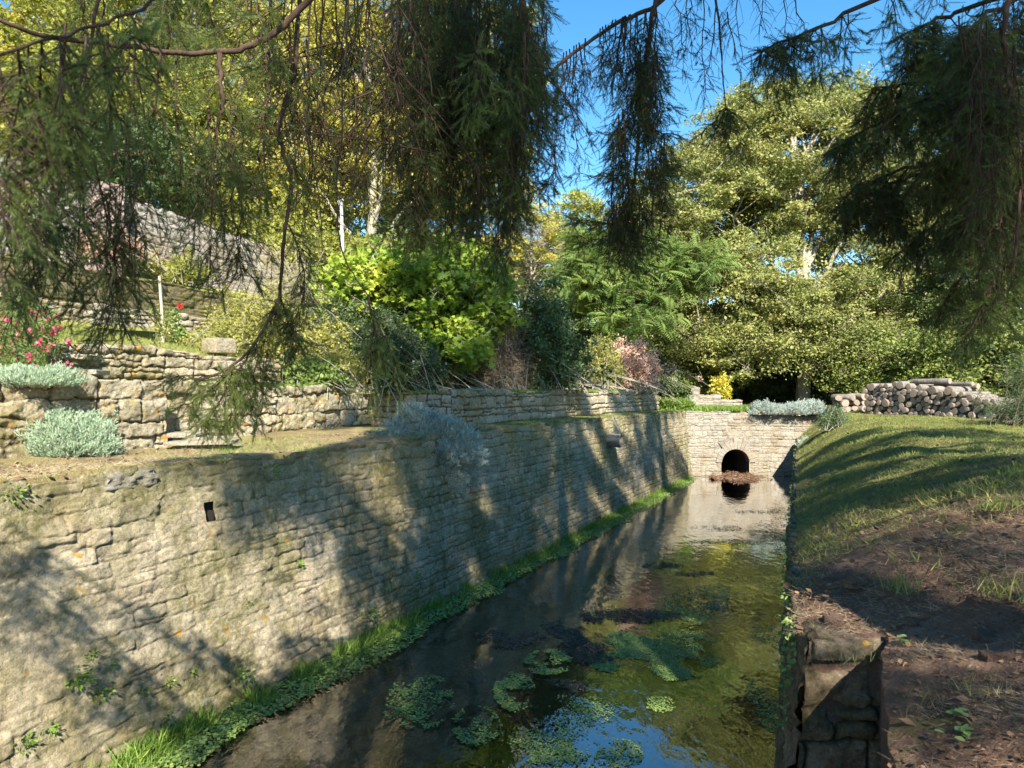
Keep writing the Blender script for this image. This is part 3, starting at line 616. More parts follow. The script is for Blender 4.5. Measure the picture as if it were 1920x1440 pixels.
cap_ = i[:, -1]; nv0 = len(V.reshape(-1, 3)); g.add(np.concatenate([V[:, -1], [V[:, -1].mean(0)+[0, 0, .05]]]), [[k, k+1, n] for k in range(n-1)])
part(g, 'post', M['timber'], root, smooth=True)
for nm, lb, u, v0, v1, Yp, rad in (('garden_stake', 'pale wooden stake supporting the young rose', 298, 518, 642, 11.3, .022), ('garden_stake', 'thin stake standing before the dark hillside wall', 118, 480, 570, 14.5, .014), ('garden_stake', 'thin stake on the crest of the tall grey wall', 49, 285, 345, 16.5, .02)):
    a, b = at(u, v0, Yp), at(u+(8 if rad > .02 else 0), v1, Yp); g = G(); tube(g, [a-b, (a-b)*.5+[.004, 0, 0], (0, 0, -.1)], rad, rad*1.1, 8, 8, .003, 4); o = g.build(nm, M['stake'], None, smooth=True); o.location = tuple(b); tag(o, lb, 'stake')
root = thing('lamp_pole', 'thin grey metal pole behind the lime green maple', 'pole', at(645, 500, 20))
a, b = at(639, 376, 20), at(645, 560, 20); g = G(); tube(g, [b, a], .055, .045, 4, 8); part(g, 'pole', M['pole'], root, smooth=True)
g = G(); tube(g, [a+[-.1, 0, 0], a+[.06, 0, .03]], .03, .03, 3, 6); box(g, a+[-.02, 0, -.05], (.13, .1, .14), 0); part(g, 'pole_head', M['pole'], root)

# ------------------------------------------------------------------ firewood
def make_log(seed, rad, ln):
    g = G(); r = rng(seed); n = 14; th = np.linspace(0, 2*np.pi, n, endpoint=False); rr = rad*(1+.09*r.normal(size=n).cumsum()/3)
    rr = rad*(1+.07*np.sin(th*2+r.uniform(0, 6))+.05*np.sin(th*3+r.uniform(0, 6))+.03*r.normal(size=n)); V = []
    xs_ = np.array([-.5, -.49, -.2, .2, .49, .5])*ln; sc = [.93, 1, 1, 1, 1, .93]
    for x_, q_ in zip(xs_, sc): V.append(np.c_[np.full(n, x_), rr*np.cos(th)*q_, rr*np.sin(th)*q_+.02*math.sin(x_*4+seed)*rad])
    V = np.concatenate(V); F = [[j*n+i, j*n+(i+1) % n, (j+1)*n+(i+1) % n, (j+1)*n+i] for j in range(5) for i in range(n)]
    g.add(V, F); o = g.build('firewood_log', M['log_bark'], None, smooth=True)
    es = []
    for sx in (0, 5):
        g = G()
        ring = V[sx*n:(sx+1)*n]; c = ring.mean(0); d_ = -.004 if sx == 0 else .004
        g.add(np.concatenate([ring+[d_, 0, 0], [c+[d_*2, 0, 0]]]), [[i, (i+1) % n, n] for i in range(n)]); es.append(g.build('cut_face', M['wood_end'], o))
    return o, es
protos = [make_log(100+i, rd, .95) for i, rd in enumerate([.060, .075, .09, .105, .12, .14, .165])]
radii = [.060, .075, .09, .105, .12, .14, .165]; used = set()
def place_log(k, loc, rz, label, group, roll=0, scale=1, rx=0):
    o0, e0 = protos[k]
    if k in used: 
        o = o0.copy(); scene.collection.objects.link(o)
        for e_ in e0: e = e_.copy(); scene.collection.objects.link(e); e.parent = o
    else: o = o0; used.add(k)
    o.location = loc; o.rotation_euler = (roll, rx, rz); o.scale = (scale, 1, 1); tag(o, label, 'log', group); return o
PR, PL = np.array([12.75, 17.6]), np.array([11.25, 22.0]); LN = np.linalg.norm(PL-PR); tdir = (PL-PR)/LN; ndir = np.array([-tdir[1], tdir[0]])
def ptop(s): return np.interp(s, [0, .4, .45, 1.0, 1.1, 1.8, LN-.3, LN], [.46, .60, .80, .93, 1.07, 1.18, 1.24, 1.16])
r = rng(12); C = []; 
for i in range(4000):
    k = r.choice(7, p=[.32, .30, .20, .12, .06, .0, .0]); rad = radii[k]*1.02; xs_ = r.uniform(rad, LN-rad, 60)
    if C:
        A = np.array(C); dx_ = xs_[:, None]-A[None, :, 0]; rs = rad+A[None, :, 2]; h = np.where(np.abs(dx_) < rs, A[None, :, 1]+np.sqrt(np.maximum(rs**2-dx_**2, 0)), -1).max(1); h = np.maximum(h, rad)
    else: h = np.full(60, rad)
    j = np.argmin(h - ptop(xs_)*.2)
    if h[j]+rad < ptop(xs_[j])+.03: C.append((xs_[j], h[j], rad, k))
    if len(C) >= 262: break
for (s_, h_, rad, k) in C:
    p = PR+tdir*s_+ndir*r.normal(0, .035); gz = float(bankz(np.array(p[0]), np.array(p[1])))
    place_log(k, (p[0], p[1], gz+h_-.02), math.atan2(ndir[1], ndir[0])+r.normal(0, .02), ('thick ' if k >= 3 else 'thin ')+'sawn log stacked end-on in the '+('bottom layer' if h_ < .22 else 'top layer' if h_ > ptop(s_)-.2 else 'middle layers')+' of the woodpile, '+('near its left end' if s_ > LN*.67 else 'near its right end' if s_ < LN*.33 else 'midway along it'), 'logs stacked in the woodpile', r.uniform(0, 6.28), 1+r.normal(0, .03))
for i in range(3):    # logs lying lengthwise on top
    s_ = r.uniform(.8, LN-.6); p = PR+tdir*s_+ndir*r.uniform(-.35, .35); gz = float(bankz(np.array(p[0]), np.array(p[1])))
    place_log(r.choice([0, 1]), (p[0], p[1], gz+max(c_[1]+c_[2] for c_ in C if abs(c_[0]-s_) < .4)+.035), math.atan2(tdir[1], tdir[0])+r.normal(0, .12), 'thin log lying lengthwise on top of the woodpile', 'thin logs laid on top of the woodpile', r.uniform(0, 6), 1.2)
PB0, PB1 = at(1572, 775, 23.5), at(1640, 775, 24)
for i in range(22):
    k = r.choice([2, 3, 4]); row = i//8; fx_ = (i % 8+.5*(row % 2))/8; p = PB0*(1-fx_)+PB1*fx_; gz = float(bankz(np.array(p[0]), np.array(p[1])))
    place_log(k, (p[0], p[1], gz+.11+.19*row), 1.57+r.normal(0, .5), 'weathered log in the small low heap left of the woodpile', 'logs in the small low heap', r.uniform(0, 6), .8)

for k, (o_, es_) in enumerate(protos):
    if k not in used:
        for e_ in es_: bpy.data.objects.remove(e_)
        bpy.data.objects.remove(o_)

# ------------------------------------------------------------------ broadleaf trees and shrubs
def sample_crowns(r, crowns, n):
    """crowns: list of (centre, radii); points biased to the shell"""
    w = np.array([c[1][0]*c[1][1]*c[1][2] for c in crowns])**.67; w = w/w.sum(); k = r.choice(len(crowns), n, p=w)
    d = rdir(r, n); rad = r.uniform(.25, 1, n)**.5
    return np.array([crowns[i][0] for i in k])+d*rad[:, None]*np.array([crowns[i][1] for i in k]), d
def tree(name, label, base, trunk, crowns, nclump, nleaf, size, mat, bark, seed, r0=.2, cr=.5, group=None, T=T_OVAL, nprim=12, cat='tree', flat=.45, bare=0, upn=.6):
    """trunk: list of points; nclump clumps of nleaf leaves spread over the crowns, all tied to the trunk by limbs and twigs"""
    r = rng(seed); root = thing(name, label, cat, base, group); g = G()
    TP = tube(g, trunk, r0, r0*.28, 16, 9, .04, seed)
    Cn, _ = sample_crowns(r, crowns, nclump)
    prim = Cn[r.choice(len(Cn), min(nprim, len(Cn)), replace=False)]; limb = [TP[4:]]
    for p in prim:
        hgt = np.clip((p[2]-TP[0, 2])/(TP[-1, 2]-TP[0, 2])-.25, .2, .95); st_ = TP[int(hgt*(len(TP)-1))]
        mid = st_*.5+p*.5+np.array([0, 0, .12*np.linalg.norm(p-st_)])+r.normal(0, .12, 3)*np.linalg.norm(p-st_)*.4
        L_ = tube(g, [st_, mid, p], r0*.42, r0*.07, 10, 6, .05, seed+3); limb.append(L_)
    LP = np.concatenate(limb); LPs = LP[::1]
    # twigs from nearest limb point to every clump
    q = Cn[:, None]-LPs[None]; dist = np.linalg.norm(q, axis=2)+np.maximum(0, -q[..., 2])*.6; j = dist.argmin(1); A = LPs[j]
    mid = A*.45+Cn*.55+np.array([0, 0, .08])*np.linalg.norm(Cn-A, axis=1, keepdims=True)+r.normal(0, .12, Cn.shape)
    tt = np.linspace(0, 1, 5)[None, :, None]; Pq = (1-tt)**2*A[:, None]+2*tt*(1-tt)*mid[:, None]+tt**2*Cn[:, None]
    tubes(g, Pq, np.linspace(r0*.12, .012, 5)[None].repeat(len(Cn), 0), 4)
    m_ = len(Cn)*6; k = r.integers(0, len(Cn), m_); e = Cn[k]+r.normal(0, cr*.6, (m_, 3)); tubes(g, np.stack([Pq[k, 3], (Pq[k, 4]+e)/2+r.normal(0, .05, (m_, 3)), e], 1), np.array([[.012, .009, .005]]).repeat(m_, 0), 3)
    part(g, 'trunk', M[bark], root, smooth=True)
    if nleaf:
        n = nclump*nleaf; k = np.repeat(np.arange(nclump), nleaf); csz = cr*r.uniform(.4, 1.35, nclump)[k]
        # leaves gather on sub-clusters so that gaps show
        sub = r.normal(0, 1, (nclump, 6, 3)); s_ = r.integers(0, 6, n)
        P = Cn[k]+(sub[k, s_]*.62+r.normal(0, .42, (n, 3)))*csz[:, None]*np.array([1, 1, flat])
        N = unit(rdir(r, n)+np.array([0, 0, upn])+SUN*.25); g = G()
        leaves(g, P, rdir(r, n)*[1, 1, .6], N, size*np.clip(r.lognormal(-.12, .38, n), .35, 1.8), T, np.clip(r.beta(2, 2, n)*.5+.5*r.random(nclump)[k], 0, 1))
        part(g, 'crown', M[mat], root)
    return root

def shrub(name, label, base, rad, nst, nleaf, size, mat, bark='twig_grey', seed=0, T=T_OVAL, cat='shrub', spread=.3, group=None, stem_r=.012, lean=(0, 0), top=0, hollow=.35, flower=None, partname='foliage', sub=5, up=.5, subr=.16):
    """stems rise from the base and fan into a dome of the given radii; leaves sit along their outer parts"""
    r = rng(seed); base = np.array(base, float); rad = np.array(rad, float); root = thing(name, label, cat, base, group); g = G()
    d = rdir(r, nst); d[:, 2] = np.abs(d[:, 2])*.9+.1; rr = r.uniform(hollow, 1, nst)**.6
    E = base+np.array([lean[0], lean[1], rad[2]*top])+d*rr[:, None]*np.array([rad[0], rad[1], rad[2]*(1-top)])
    B = base+np.c_[r.normal(0, spread*rad[0]*.35, nst), r.normal(0, spread*rad[1]*.35, nst), np.zeros(nst)]
    mid = B*.5+E*.5+np.c_[np.zeros((nst, 2)), .15*rad[2]*np.ones(nst)]+r.normal(0, .04, (nst, 3))
    mid[:, :2] = mid[:, :2]*.8+B[:, :2]*.2
    t = np.linspace(0, 1, 8); tt = t[None, :, None]; P = (1-tt)**2*B[:, None]+2*tt*(1-tt)*mid[:, None]+tt**2*E[:, None]
    tubes(g, P, (np.linspace(1, .3, 8)*stem_r*.7)[None].repeat(nst, 0), 5)
    m_ = nst*sub; k = r.integers(0, nst, m_); tq = r.uniform(.45, 1, m_); i0 = np.clip((tq*7).astype(int), 0, 6); s0 = P[k, i0]; e = s0+rdir(r, m_)*np.array([1, 1, .8])*rad.mean()*subr*r.uniform(.5, 1.5, m_)[:, None]+[0, 0, .03]
    tubes(g, np.stack([s0, (s0+e)/2, e], 1), np.array([[.4, .3, .2]]).repeat(m_, 0)*stem_r, 3)
    part(g, 'stem', M[bark], root, smooth=True)
    n = int(nleaf*1.6); size = size*1.2; k2 = r.integers(0, m_, n); tq = r.uniform(.1, 1.1, n)[:, None]; Pl = s0[k2]*(1-tq)+e[k2]*tq+r.normal(0, size*.7, (n, 3))
    D = unit((e-s0)[k2]+rdir(r, n)*np.linalg.norm(e-s0, axis=1).mean()*.9); N = unit(rdir(r, n)+[0, 0, up]); g = G()
    leaves(g, Pl, D, N, size*r.uniform(.55, 1.3, n), T, np.clip(r.beta(2, 2, n)*.7+.3*r.random(m_)[k2], 0, 1)); part(g, partname, M[mat], root)
    if flower:
        fm, nf, fs = flower; c = e[r.integers(0, m_, nf)]+r.normal(0, .02, (nf, 3)); c = c[np.argsort(c[:, 1])]; g = G(); D = rdir(r, nf*5); 
        leaves(g, np.repeat(c, 5, 0), D, rdir(r, nf*5), fs, T_WIDE, r.random(nf*5)); part(g, 'flowers', M[fm], root)
    return root

def silver(name, label, base, rad, n, mat='silver', seed=0, size=.05, hang=0, group=None, cat='shrub', stems=60, lob=.6):
    """dense cushion of fine upright silver shoots"""
    r = rng(seed); base = np.array(base, float); rad = np.array(rad, float); root = thing(name, label, cat, base, group)
    ns = n//22; d = rdir(r, ns); d[:, 2] = np.abs(d[:, 2]) if not hang else d[:, 2]
    lobe = 1+lob*fbm(d[:, 0]*2.2+seed, d[:, 1]*2.2, d[:, 2]*2.2, 3, seed)
    rr = r.uniform(.45, 1.0, ns)**.5*lobe; C_ = d*rr[:, None]*rad
    if hang: C_[:, 2] = C_[:, 2]-hang*np.clip(C_[:, 0]/rad[0]+.4, 0, 1.4)
    E = base+C_+unit(d+[0, 0, .8])*size*1.5; S_ = base+C_*.8
    g = G(); k0 = r.choice(ns, min(ns, stems*6), replace=False); tubes(g, np.stack([base+C_[k0]*[.25, .25, .0], base+C_[k0]*.5+[0, 0, .02], S_[k0]], 1), np.array([[.006, .005, .003]]).repeat(len(k0), 0), 3); part(g, 'stem', M['twig_grey'], root)
    k = np.repeat(np.arange(ns), 22); m_ = len(k); t = r.random(m_)[:, None]
    P = S_[k]*(1-t)+E[k]*t+r.normal(0, size*.22, (m_, 3)); D = unit(unit(d+[0, 0, 1.1])[k]+rdir(r, m_)*.75); g = G()
    leaves(g, P, D, rdir(r, m_), size*r.uniform(.5, 1.1, m_), T_LANCE, np.clip(r.beta(2, 2, m_)*.7+.3*r.random(ns)[k], 0, 1)); part(g, 'foliage', M[mat], root)
    return root

def gz_far(X, Y): return 2.20+.012*max(0, Y-20)
# the big olive tree and its neighbours beyond the culvert
b = at(1505, 752, 33); b[2] = gz_far(0, 33)-.1
tree('oak_tree', 'large olive leaved tree with forked pale trunk beyond the culvert', b, [b, at(1510, 660, 33), at(1512, 570, 33), at(1500, 420, 33.5), at(1490, 250, 34)],
     [(at(1500, 300, 34), (5.2, 4, 3.6)), (at(1350, 420, 33), (4.0, 3, 3.2)), (at(1640, 430, 34), (4, 3, 3.4)), (at(1400, 560, 31.5), (4.0, 2.5, 2.6)), (at(1560, 600, 32), (4.0, 2.5, 2.4)), (at(1590, 215, 35), (2.8, 2.5, 1.9)), (at(1420, 205, 35), (1.6, 2, 1.6)), (at(1510, 190, 35), (1.6, 2, 1.2)), (at(1400, 655, 30.5), (2.8, 1.5, 1.3)), (at(1620, 665, 31), (3.0, 1.6, 1.4))],
     720, 500, .12, 'oak', 'bark_pale', 201, .34, .62, nprim=26, group='trees beyond the culvert')
b = at(1300, 745, 38); b[2] = gz_far(0, 38)-.1
tree('oak_tree', 'yellow green tree standing left of the forked olive tree', b, [b, at(1300, 600, 38), at(1320, 400, 38)],
     [(at(1310, 380, 38), (3.6, 3, 3.6)), (at(1300, 560, 37), (4.6, 3, 3.2)), (at(1230, 640, 37), (3.5, 3, 2.4)), (at(1370, 280, 39), (2.6, 2.5, 2.4))], 350, 420, .13, 'oak', 'bark_grey', 202, .26, .62, nprim=14, group='trees beyond the culvert')
b = at(1720, 750, 36); b[2] = gz_far(0, 36)-.1
tree('oak_tree', 'dull green tree behind the woodpile with brown tinged leaves', b, [b, at(1722, 600, 36), at(1700, 330, 36)],
     [(at(1720, 330, 36), (4.0, 3, 4.0)), (at(1790, 480, 35), (4.2, 3, 3.6)), (at(1700, 600, 34), (4.4, 3, 2.6)), (at(1850, 330, 36), (4, 3, 4.6))], 380, 420, .13, 'oak2', 'bark_grey', 203, .28, .62, nprim=16, group='trees beyond the culvert')
b = at(1885, 760, 30); b[2] = gz_far(0, 30)-.1
tree('oak_tree', 'shaded green tree at the right end of the woodpile', b, [b, at(1880, 600, 30), at(1870, 330, 30)],
     [(at(1870, 520, 30), (3.2, 3, 3.0)), (at(1950, 350, 31), (3.6, 3, 4.0)), (at(1840, 660, 28), (3.0, 2.4, 1.7))], 240, 380, .12, 'woods', 'bark', 204, .22, .6, nprim=10, group='trees beyond the culvert')
b = at(1065, 745, 46); b[2] = gz_far(0, 46)
tree('poplar_tree', 'distant pale yellow tree rising in the gap under the sky', b, [b, at(1065, 600, 46), at(1075, 420, 46)],
     [(at(1080, 430, 46), (2.6, 3, 2.6)), (at(1020, 520, 46), (2.8, 3, 3)), (at(1130, 500, 46), (3.2, 3, 3.4)), (at(1210, 520, 45), (3.2, 3, 4.4)), (at(1230, 410, 46), (2.4, 3, 2.2))], 300, 190, .18, 'gold2', 'bark_grey', 205, .2, .62, nprim=12)
b = at(1000, 745, 40); b[2] = 3.2
tree('bare_tree', 'nearly leafless grey twigged tree left of the sky gap', b, [b, at(1000, 600, 40), at(995, 460, 40)],
     [(at(1000, 480, 40), (2.4, 2, 3.0)), (at(985, 580, 40), (3, 2, 2.2))], 260, 6, .14, 'brownleaf', 'twig_grey', 206, .16, .7, nprim=16)
# feathery green tree
b = at(1180, 700, 26.5); b[2] = 2.6
tree('robinia_tree', 'bright green feathery leaved tree with reddish trunk behind the pink shrub', b, [b, at(1180, 640, 26.5), at(1182, 560, 26.5), at(1185, 490, 26.5)],
     [(at(1180, 530, 26.5), (2.3, 2.0, 1.2)), (at(1110, 520, 26.5), (1.5, 1.6, .9)), (at(1265, 500, 27), (1.7, 1.6, 1.2)), (at(1180, 600, 25.8), (1.6, 1.4, .55)), (at(1150, 465, 27), (2.0, 1.5, .8))],
     300, 18, .55, 'robinia', 'bark', 207, .16, .42, T=T_PINN, nprim=14, flat=.5, upn=2.2)
# dark undergrowth band that closes the view between the trunks
for i, (u, v, Yq, rx, rz_, mt, lb) in enumerate([(1085, 640, 31, 3.4, 4.2, 'woods', 'dark bushes behind the feathery tree'), (1250, 700, 33, 2.6, 2.0, 'oak2', 'green thicket behind the stepped wall'),
        (1400, 715, 36, 3.0, 2.4, 'woods', 'dark thicket between yellow shrub and forked trunk'), (1560, 700, 37, 3.4, 3.0, 'woods', 'dark thicket right of the forked trunk'),
        (1700, 690, 30, 3.2, 2.5, 'brightgreen', 'sunlit yellow green thicket above the woodpile'), (1830, 680, 27, 2.8, 2.6, 'brightgreen', 'yellow green bush behind the right end of the woodpile'),
        (1460, 650, 44, 6.0, 5.5, 'woods', 'far dark woodland edge behind the forked tree'), (1700, 600, 46, 8.0, 7.5, 'oak2', 'far green woodland edge on the right'), (1250, 640, 50, 8, 5.0, 'woods', 'far dark woodland edge behind the feathery tree'), (1950, 600, 44, 7, 8, 'woods', 'far dark woodland at the right border'), (980, 660, 50, 8, 4.0, 'oak2', 'far woodland edge left of the sky gap')]):
    c = at(u, v, Yq); gzq = gz_far(0, Yq); c2 = c.copy(); c2[2] = gzq+rz_*.55
    tree('thicket', lb, (c[0], Yq, gzq), [(c[0], Yq, gzq), (c[0]+.2, Yq, gzq+rz_*.6), (c[0], Yq, gzq+rz_*1.1)], [(c2, (rx, 1.8, rz_*.75))], 150 if i < 6 else 260, 300 if i < 6 else 200, .105 if i < 6 else .22, mt, 'bark', 220+i, .1, .55 if i < 6 else .9, cat='bushes', nprim=14)
b = at(1352, 748, 28.3); shrub('yellow_shrub', 'small bright yellow shrub beside the stepped wall', b, (.52, .4, 1.12), 22, 1500, .10, 'yellowshrub', seed=31, sub=6, hollow=.5)
# golden trees on the hill, left
GT = 'golden autumn trees on the hill'
for i, (u, v0, Yq, crowns, nl, mt, bk, lb) in enumerate([
    (682, 470, 27, [(at(680, 150, 28), (3.8, 3, 3.8)), (at(770, 280, 28), (2.8, 3, 2.8)), (at(600, 280, 28), (2.8, 3, 2.4)), (at(740, 30, 28), (3, 3, 2.2))], 250, 'gold', 'bark_pale', 'golden tree with two pale trunks behind the lamp pole'),
    (520, 450, 31, [(at(520, 130, 31), (4.0, 3, 4.4)), (at(450, 300, 31), (3, 3, 2.6)), (at(560, 330, 31), (3, 3, 2.2))], 260, 'gold', 'bark_grey', 'tall golden tree left of the pale twin trunks'),
    (360, 420, 28, [(at(370, 120, 28), (3.6, 3, 4.2)), (at(290, 240, 28), (3, 3, 2.6)), (at(400, 300, 28), (2.6, 3, 2.0))], 240, 'gold2', 'bark_grey', 'yellow green tree over the end of the tall grey wall'),
    (170, 330, 26, [(at(180, 90, 26), (3.6, 3, 3.6)), (at(110, 190, 26), (3.2, 3, 2.6)), (at(250, 200, 26), (2.6, 3, 2.4))], 240, 'gold2', 'bark_grey', 'yellow tree standing above the tall grey wall'),
    (20, 300, 27, [(at(20, 60, 27), (3.8, 3, 4.0)), (at(0, 200, 26), (3.4, 3, 2.8))], 180, 'gold', 'bark_grey', 'golden tree at the left border behind the spruce branches'),
    (850, 520, 38, [(at(840, 330, 38), (4.6, 3, 4.4)), (at(900, 440, 37), (4, 3, 3)), (at(800, 180, 38), (4.2, 3, 4.2)), (at(900, 150, 39), (3.6, 3, 4.6))], 280, 'gold', 'bark_grey', 'golden tree behind the lime green maple')]):
    b = at(u, v0, Yq); wv = .5*Yq-b[0]; b[2] = float(hillz(wv, Yq))-.1; tp = at(u+5, 60, Yq)
    tree('golden_tree', lb, b, [b, b*.6+tp*.4+[.3, 0, 0], tp], crowns, nl, 330, .14, mt, bk, 240+i, .26, .68, group=GT, nprim=16)
b = at(655, 500, 27.2); b[2] = float(hillz(.5*27.2-b[0], 27.2)); bpy.context.view_layer.update()
for i, (u, v, Yq, rx, rz_, mt, lb) in enumerate([(480, 470, 25, 3.0, 2.2, 'gold2', 'yellowish bushes at the foot of the golden trees'), (250, 320, 23.5, 2.8, 1.8, 'pine', 'dark green bush behind the tall grey wall'), (760, 520, 26, 3.2, 2.0, 'oak2', 'green bushes behind the lime green maple'), (620, 520, 23, 2.0, 1.6, 'gold2', 'pale bushes beside the lamp pole')]):
    c = at(u, v, Yq); gzq = float(hillz(.5*Yq-c[0], Yq)); c2 = c.copy()
    tree('thicket', lb, (c[0], Yq, gzq), [(c[0], Yq, gzq), (c[0]+.1, Yq, gzq*.5+c[2]*.5), tuple(c2)], [(c2, (rx, 1.6, rz_))], 120, 110, .13, mt, 'bark', 260+i, .08, .5, cat='bushes', nprim=10)
for i, (u, v, Yq, rx, rz_) in enumerate([(120, 300, 36, 6, 3.5), (330, 380, 35, 5, 3.6), (520, 430, 37, 5, 3.6), (700, 430, 40, 6, 4.5), (900, 560, 44, 6, 4.5)]):
    c = at(u, v, Yq); gzq = float(hillz(.5*Yq-c[0], Yq)); tree('thicket', ['dense yellow green thicket at the far left on the hilltop', 'dense thicket above the end of the tall grey wall', 'dense thicket between the golden trees on the hill', 'dense thicket behind the lamp pole', 'dense thicket left of the bare grey tree'][i], (c[0], Yq, gzq), [(c[0], Yq, gzq), (c[0]+.1, Yq, gzq*.5+c[2]*.5), tuple(c)], [(c, (rx, 2, rz_))], 200, 200, .17, 'gold2' if i % 2 else 'brightgreen', 'bark', 280+i, .08, .8, cat='bushes', nprim=10)
b = at(560, 600, 18); b[2] = float(hillz(.5*18-b[0], 18)); shrub('bare_shrub', 'leafless pale twiggy shrub below the lamp pole', b, (2.0, 1.3, 3.0), 130, 900, .07, 'gold', seed=270, sub=9, hollow=.6, stem_r=.018, subr=.35)

# shrubs on the terrace
def hz(b): return float(hillz(.5*b[1]-b[0], b[1]))
b = at(850, 720, 15.6); b[2] = hz(b)-.02
tree('maple_shrub', 'lime green multi-stemmed maple bush on the terrace', b, [b, at(845, 650, 15.6), at(830, 560, 15.7)],
     [(at(800, 560, 15.6), (1.55, 1.1, 1.05)), (at(700, 540, 15.8), (1.0, 1.0, .75)), (at(880, 570, 15.6), (.95, .9, 1.0)), (at(860, 500, 15.8), (1.0, .9, .5)), (at(860, 650, 15.0), (.55, .6, .5)), (at(740, 510, 16.2), (1.0, .8, .5))],
     360, 90, .125, 'maple', 'twig_grey', 301, .035, .26, T=T_MAPLE, nprim=34, flat=.7, cat='bush', upn=.9)
b = at(1020, 720, 17); b[2] = hz(b)-.02
shrub('privet_bush', 'tall blue green bush right of the lime green maple', b, (1.15, 1.0, 3.0), 110, 22000, .075, 'privet', seed=302, spread=1.0, sub=8, T=T_OVAL, up=.8, hollow=.3)
b = at(935, 722, 16); b[2] = hz(b)-.02
shrub('dry_bush', 'brown twiggy half dead bush between maple and blue green bush', b, (.85, .6, 2.3), 190, 4200, .045, 'brownleaf', seed=303, spread=1.2, sub=9, stem_r=.008, subr=.25, hollow=.5)
b = at(520, 722, 12.6); b[2] = hz(b)-.02
shrub('spirea_bush', 'yellowish loose bush at the end of the garden lawn wall', b, (1.5, .9, 2.1), 170, 24000, .045, 'spirea', seed=304, spread=2.2, sub=10, stem_r=.007, hollow=.4)
b = at(585, 725, 11.9); b[2] = hz(b)-.02
shrub('small_bush', 'low glossy green bush under the yellowish bush', b, (.60, .4, .62), 60, 4200, .055, 'robinia', seed=305, spread=2, sub=8, T=T_WIDE)
b = at(725, 745, 13.0); b[2] = hz(b)-.25
shrub('abelia_bush', 'dark bush dotted with small white flowers behind the silver bush', b, (.95, .7, 2.05), 120, 20000, .045, 'abelia', seed=306, spread=2, sub=9, stem_r=.008, flower=('whiteflower', 260, .028), hollow=.4)
b = at(640, 722, 14.5); b[2] = hz(b)-.02
shrub('abelia_bush', 'tall dark green bush behind the yellowish bush', b, (1.3, .8, 2.3), 120, 19000, .055, 'abelia', seed=311, spread=2, sub=8)
b = at(900, 724, 17.3); b[2] = hz(b)-.02
shrub('dark_filler_bush', 'dark dense bush in the shade under the lime green maple', b, (1.9, .7, 1.7), 120, 22000, .075, 'woods', seed=312, spread=3, sub=8, hollow=.2)  # added dark leaves stand in for the black shade under the maple
b = at(780, 735, 15.2); b[2] = hz(b)-.02
shrub('dark_filler_bush', 'dark bush filling the gap left of the maple stems', b, (.9, .5, 1.0), 80, 9000, .06, 'woods', seed=313, spread=3, sub=8, hollow=.2)  # added filler, closes the gap with dark leaves
b = at(1185, 728, 22.5); b[2] = hz(b)-.02
shrub('pink_shrub', 'pinkish red autumn shrub near the stepped wall', b, (1.25, .9, 1.95), 130, 11000, .06, 'pinkleaf', seed=307, spread=1.6, sub=8, stem_r=.009, hollow=.4)
b = at(1120, 728, 21.5); b[2] = hz(b)-.02
shrub('dry_bush', 'thin olive brown bush left of the pink shrub', b, (.9, .6, 1.9), 110, 6500, .06, 'spirea', seed=308, spread=1.6, sub=8, hollow=.5)
b = at(1230, 735, 25.5); b[2] = 2.5
shrub('small_bush', 'dark green bush right of the feathery tree', b, (1.3, .9, 1.3), 60, 6000, .09, 'woods', seed=309, spread=2, sub=7)
b = at(1950, 815, 14.5); b[2] = float(bankz(np.array(b[0]), np.array(b[1])))-.05
shrub('spruce_bush', 'dark young conifer half covering the right end of the woodpile', b, (1.15, .9, 1.9), 90, 9000, .09, 'pine', 'bark', seed=314, spread=1.5, sub=9, T=T_NEEDLE, hollow=.2)
b = at(1565, 826, 19.3); b[2] = float(bankz(np.array(b[0]), np.array(b[1])))-.05
shrub('dark_shrub', 'dark grey green shrub on the bank beside the culvert wall', b, (.38, .38, .72), 70, 4200, .055, 'privet', seed=310, spread=1.6, sub=8, T=T_LANCE)
for i, (u, v, rr, lb) in enumerate([(1437, 770, .62, 'left cushion of the silver plants on the culvert wall'), (1490, 772, .55, 'middle cushion of the silver plants on the culvert wall'), (1525, 774, .38, 'right cushion of the silver plants on the culvert wall')]):
    b = at(u, v+10, 24.45); b[2] = 2.12; silver('silver_plant', lb, b, (rr, .42, .42), 9000, seed=320+i, size=.075, group='silver plants on the culvert wall')
b = at(1517, 838, 21.5); silver('silver_plant', 'small silver plant on the bank below the dark shrub', b, (.34, .3, .3), 2600, seed=324, size=.06)
b = atz(128, 856, 2.30); silver('silver_bush', 'rounded silver and green bush at the foot of the lichen spotted wall', b, (.47, .36, .44), 24000, seed=325, size=.045, mat='silver_green')
b = at(60, 712, 7.3); b[2] = 3.02; silver('silver_groundcover', 'pale silver ground cover spilling over the lichen spotted wall', b, (.55, .34, .20), 20000, seed=326, size=.040, lob=.5, mat='silver_green')
b = at(812, 818, 11.0); b[2] = 2.22; silver('silver_bush', 'large blue grey bush hanging over the canal wall', b+[.02, -.05, .0], (.66, .56, .56), 120000, seed=327, size=.065, hang=.24, lob=.85)
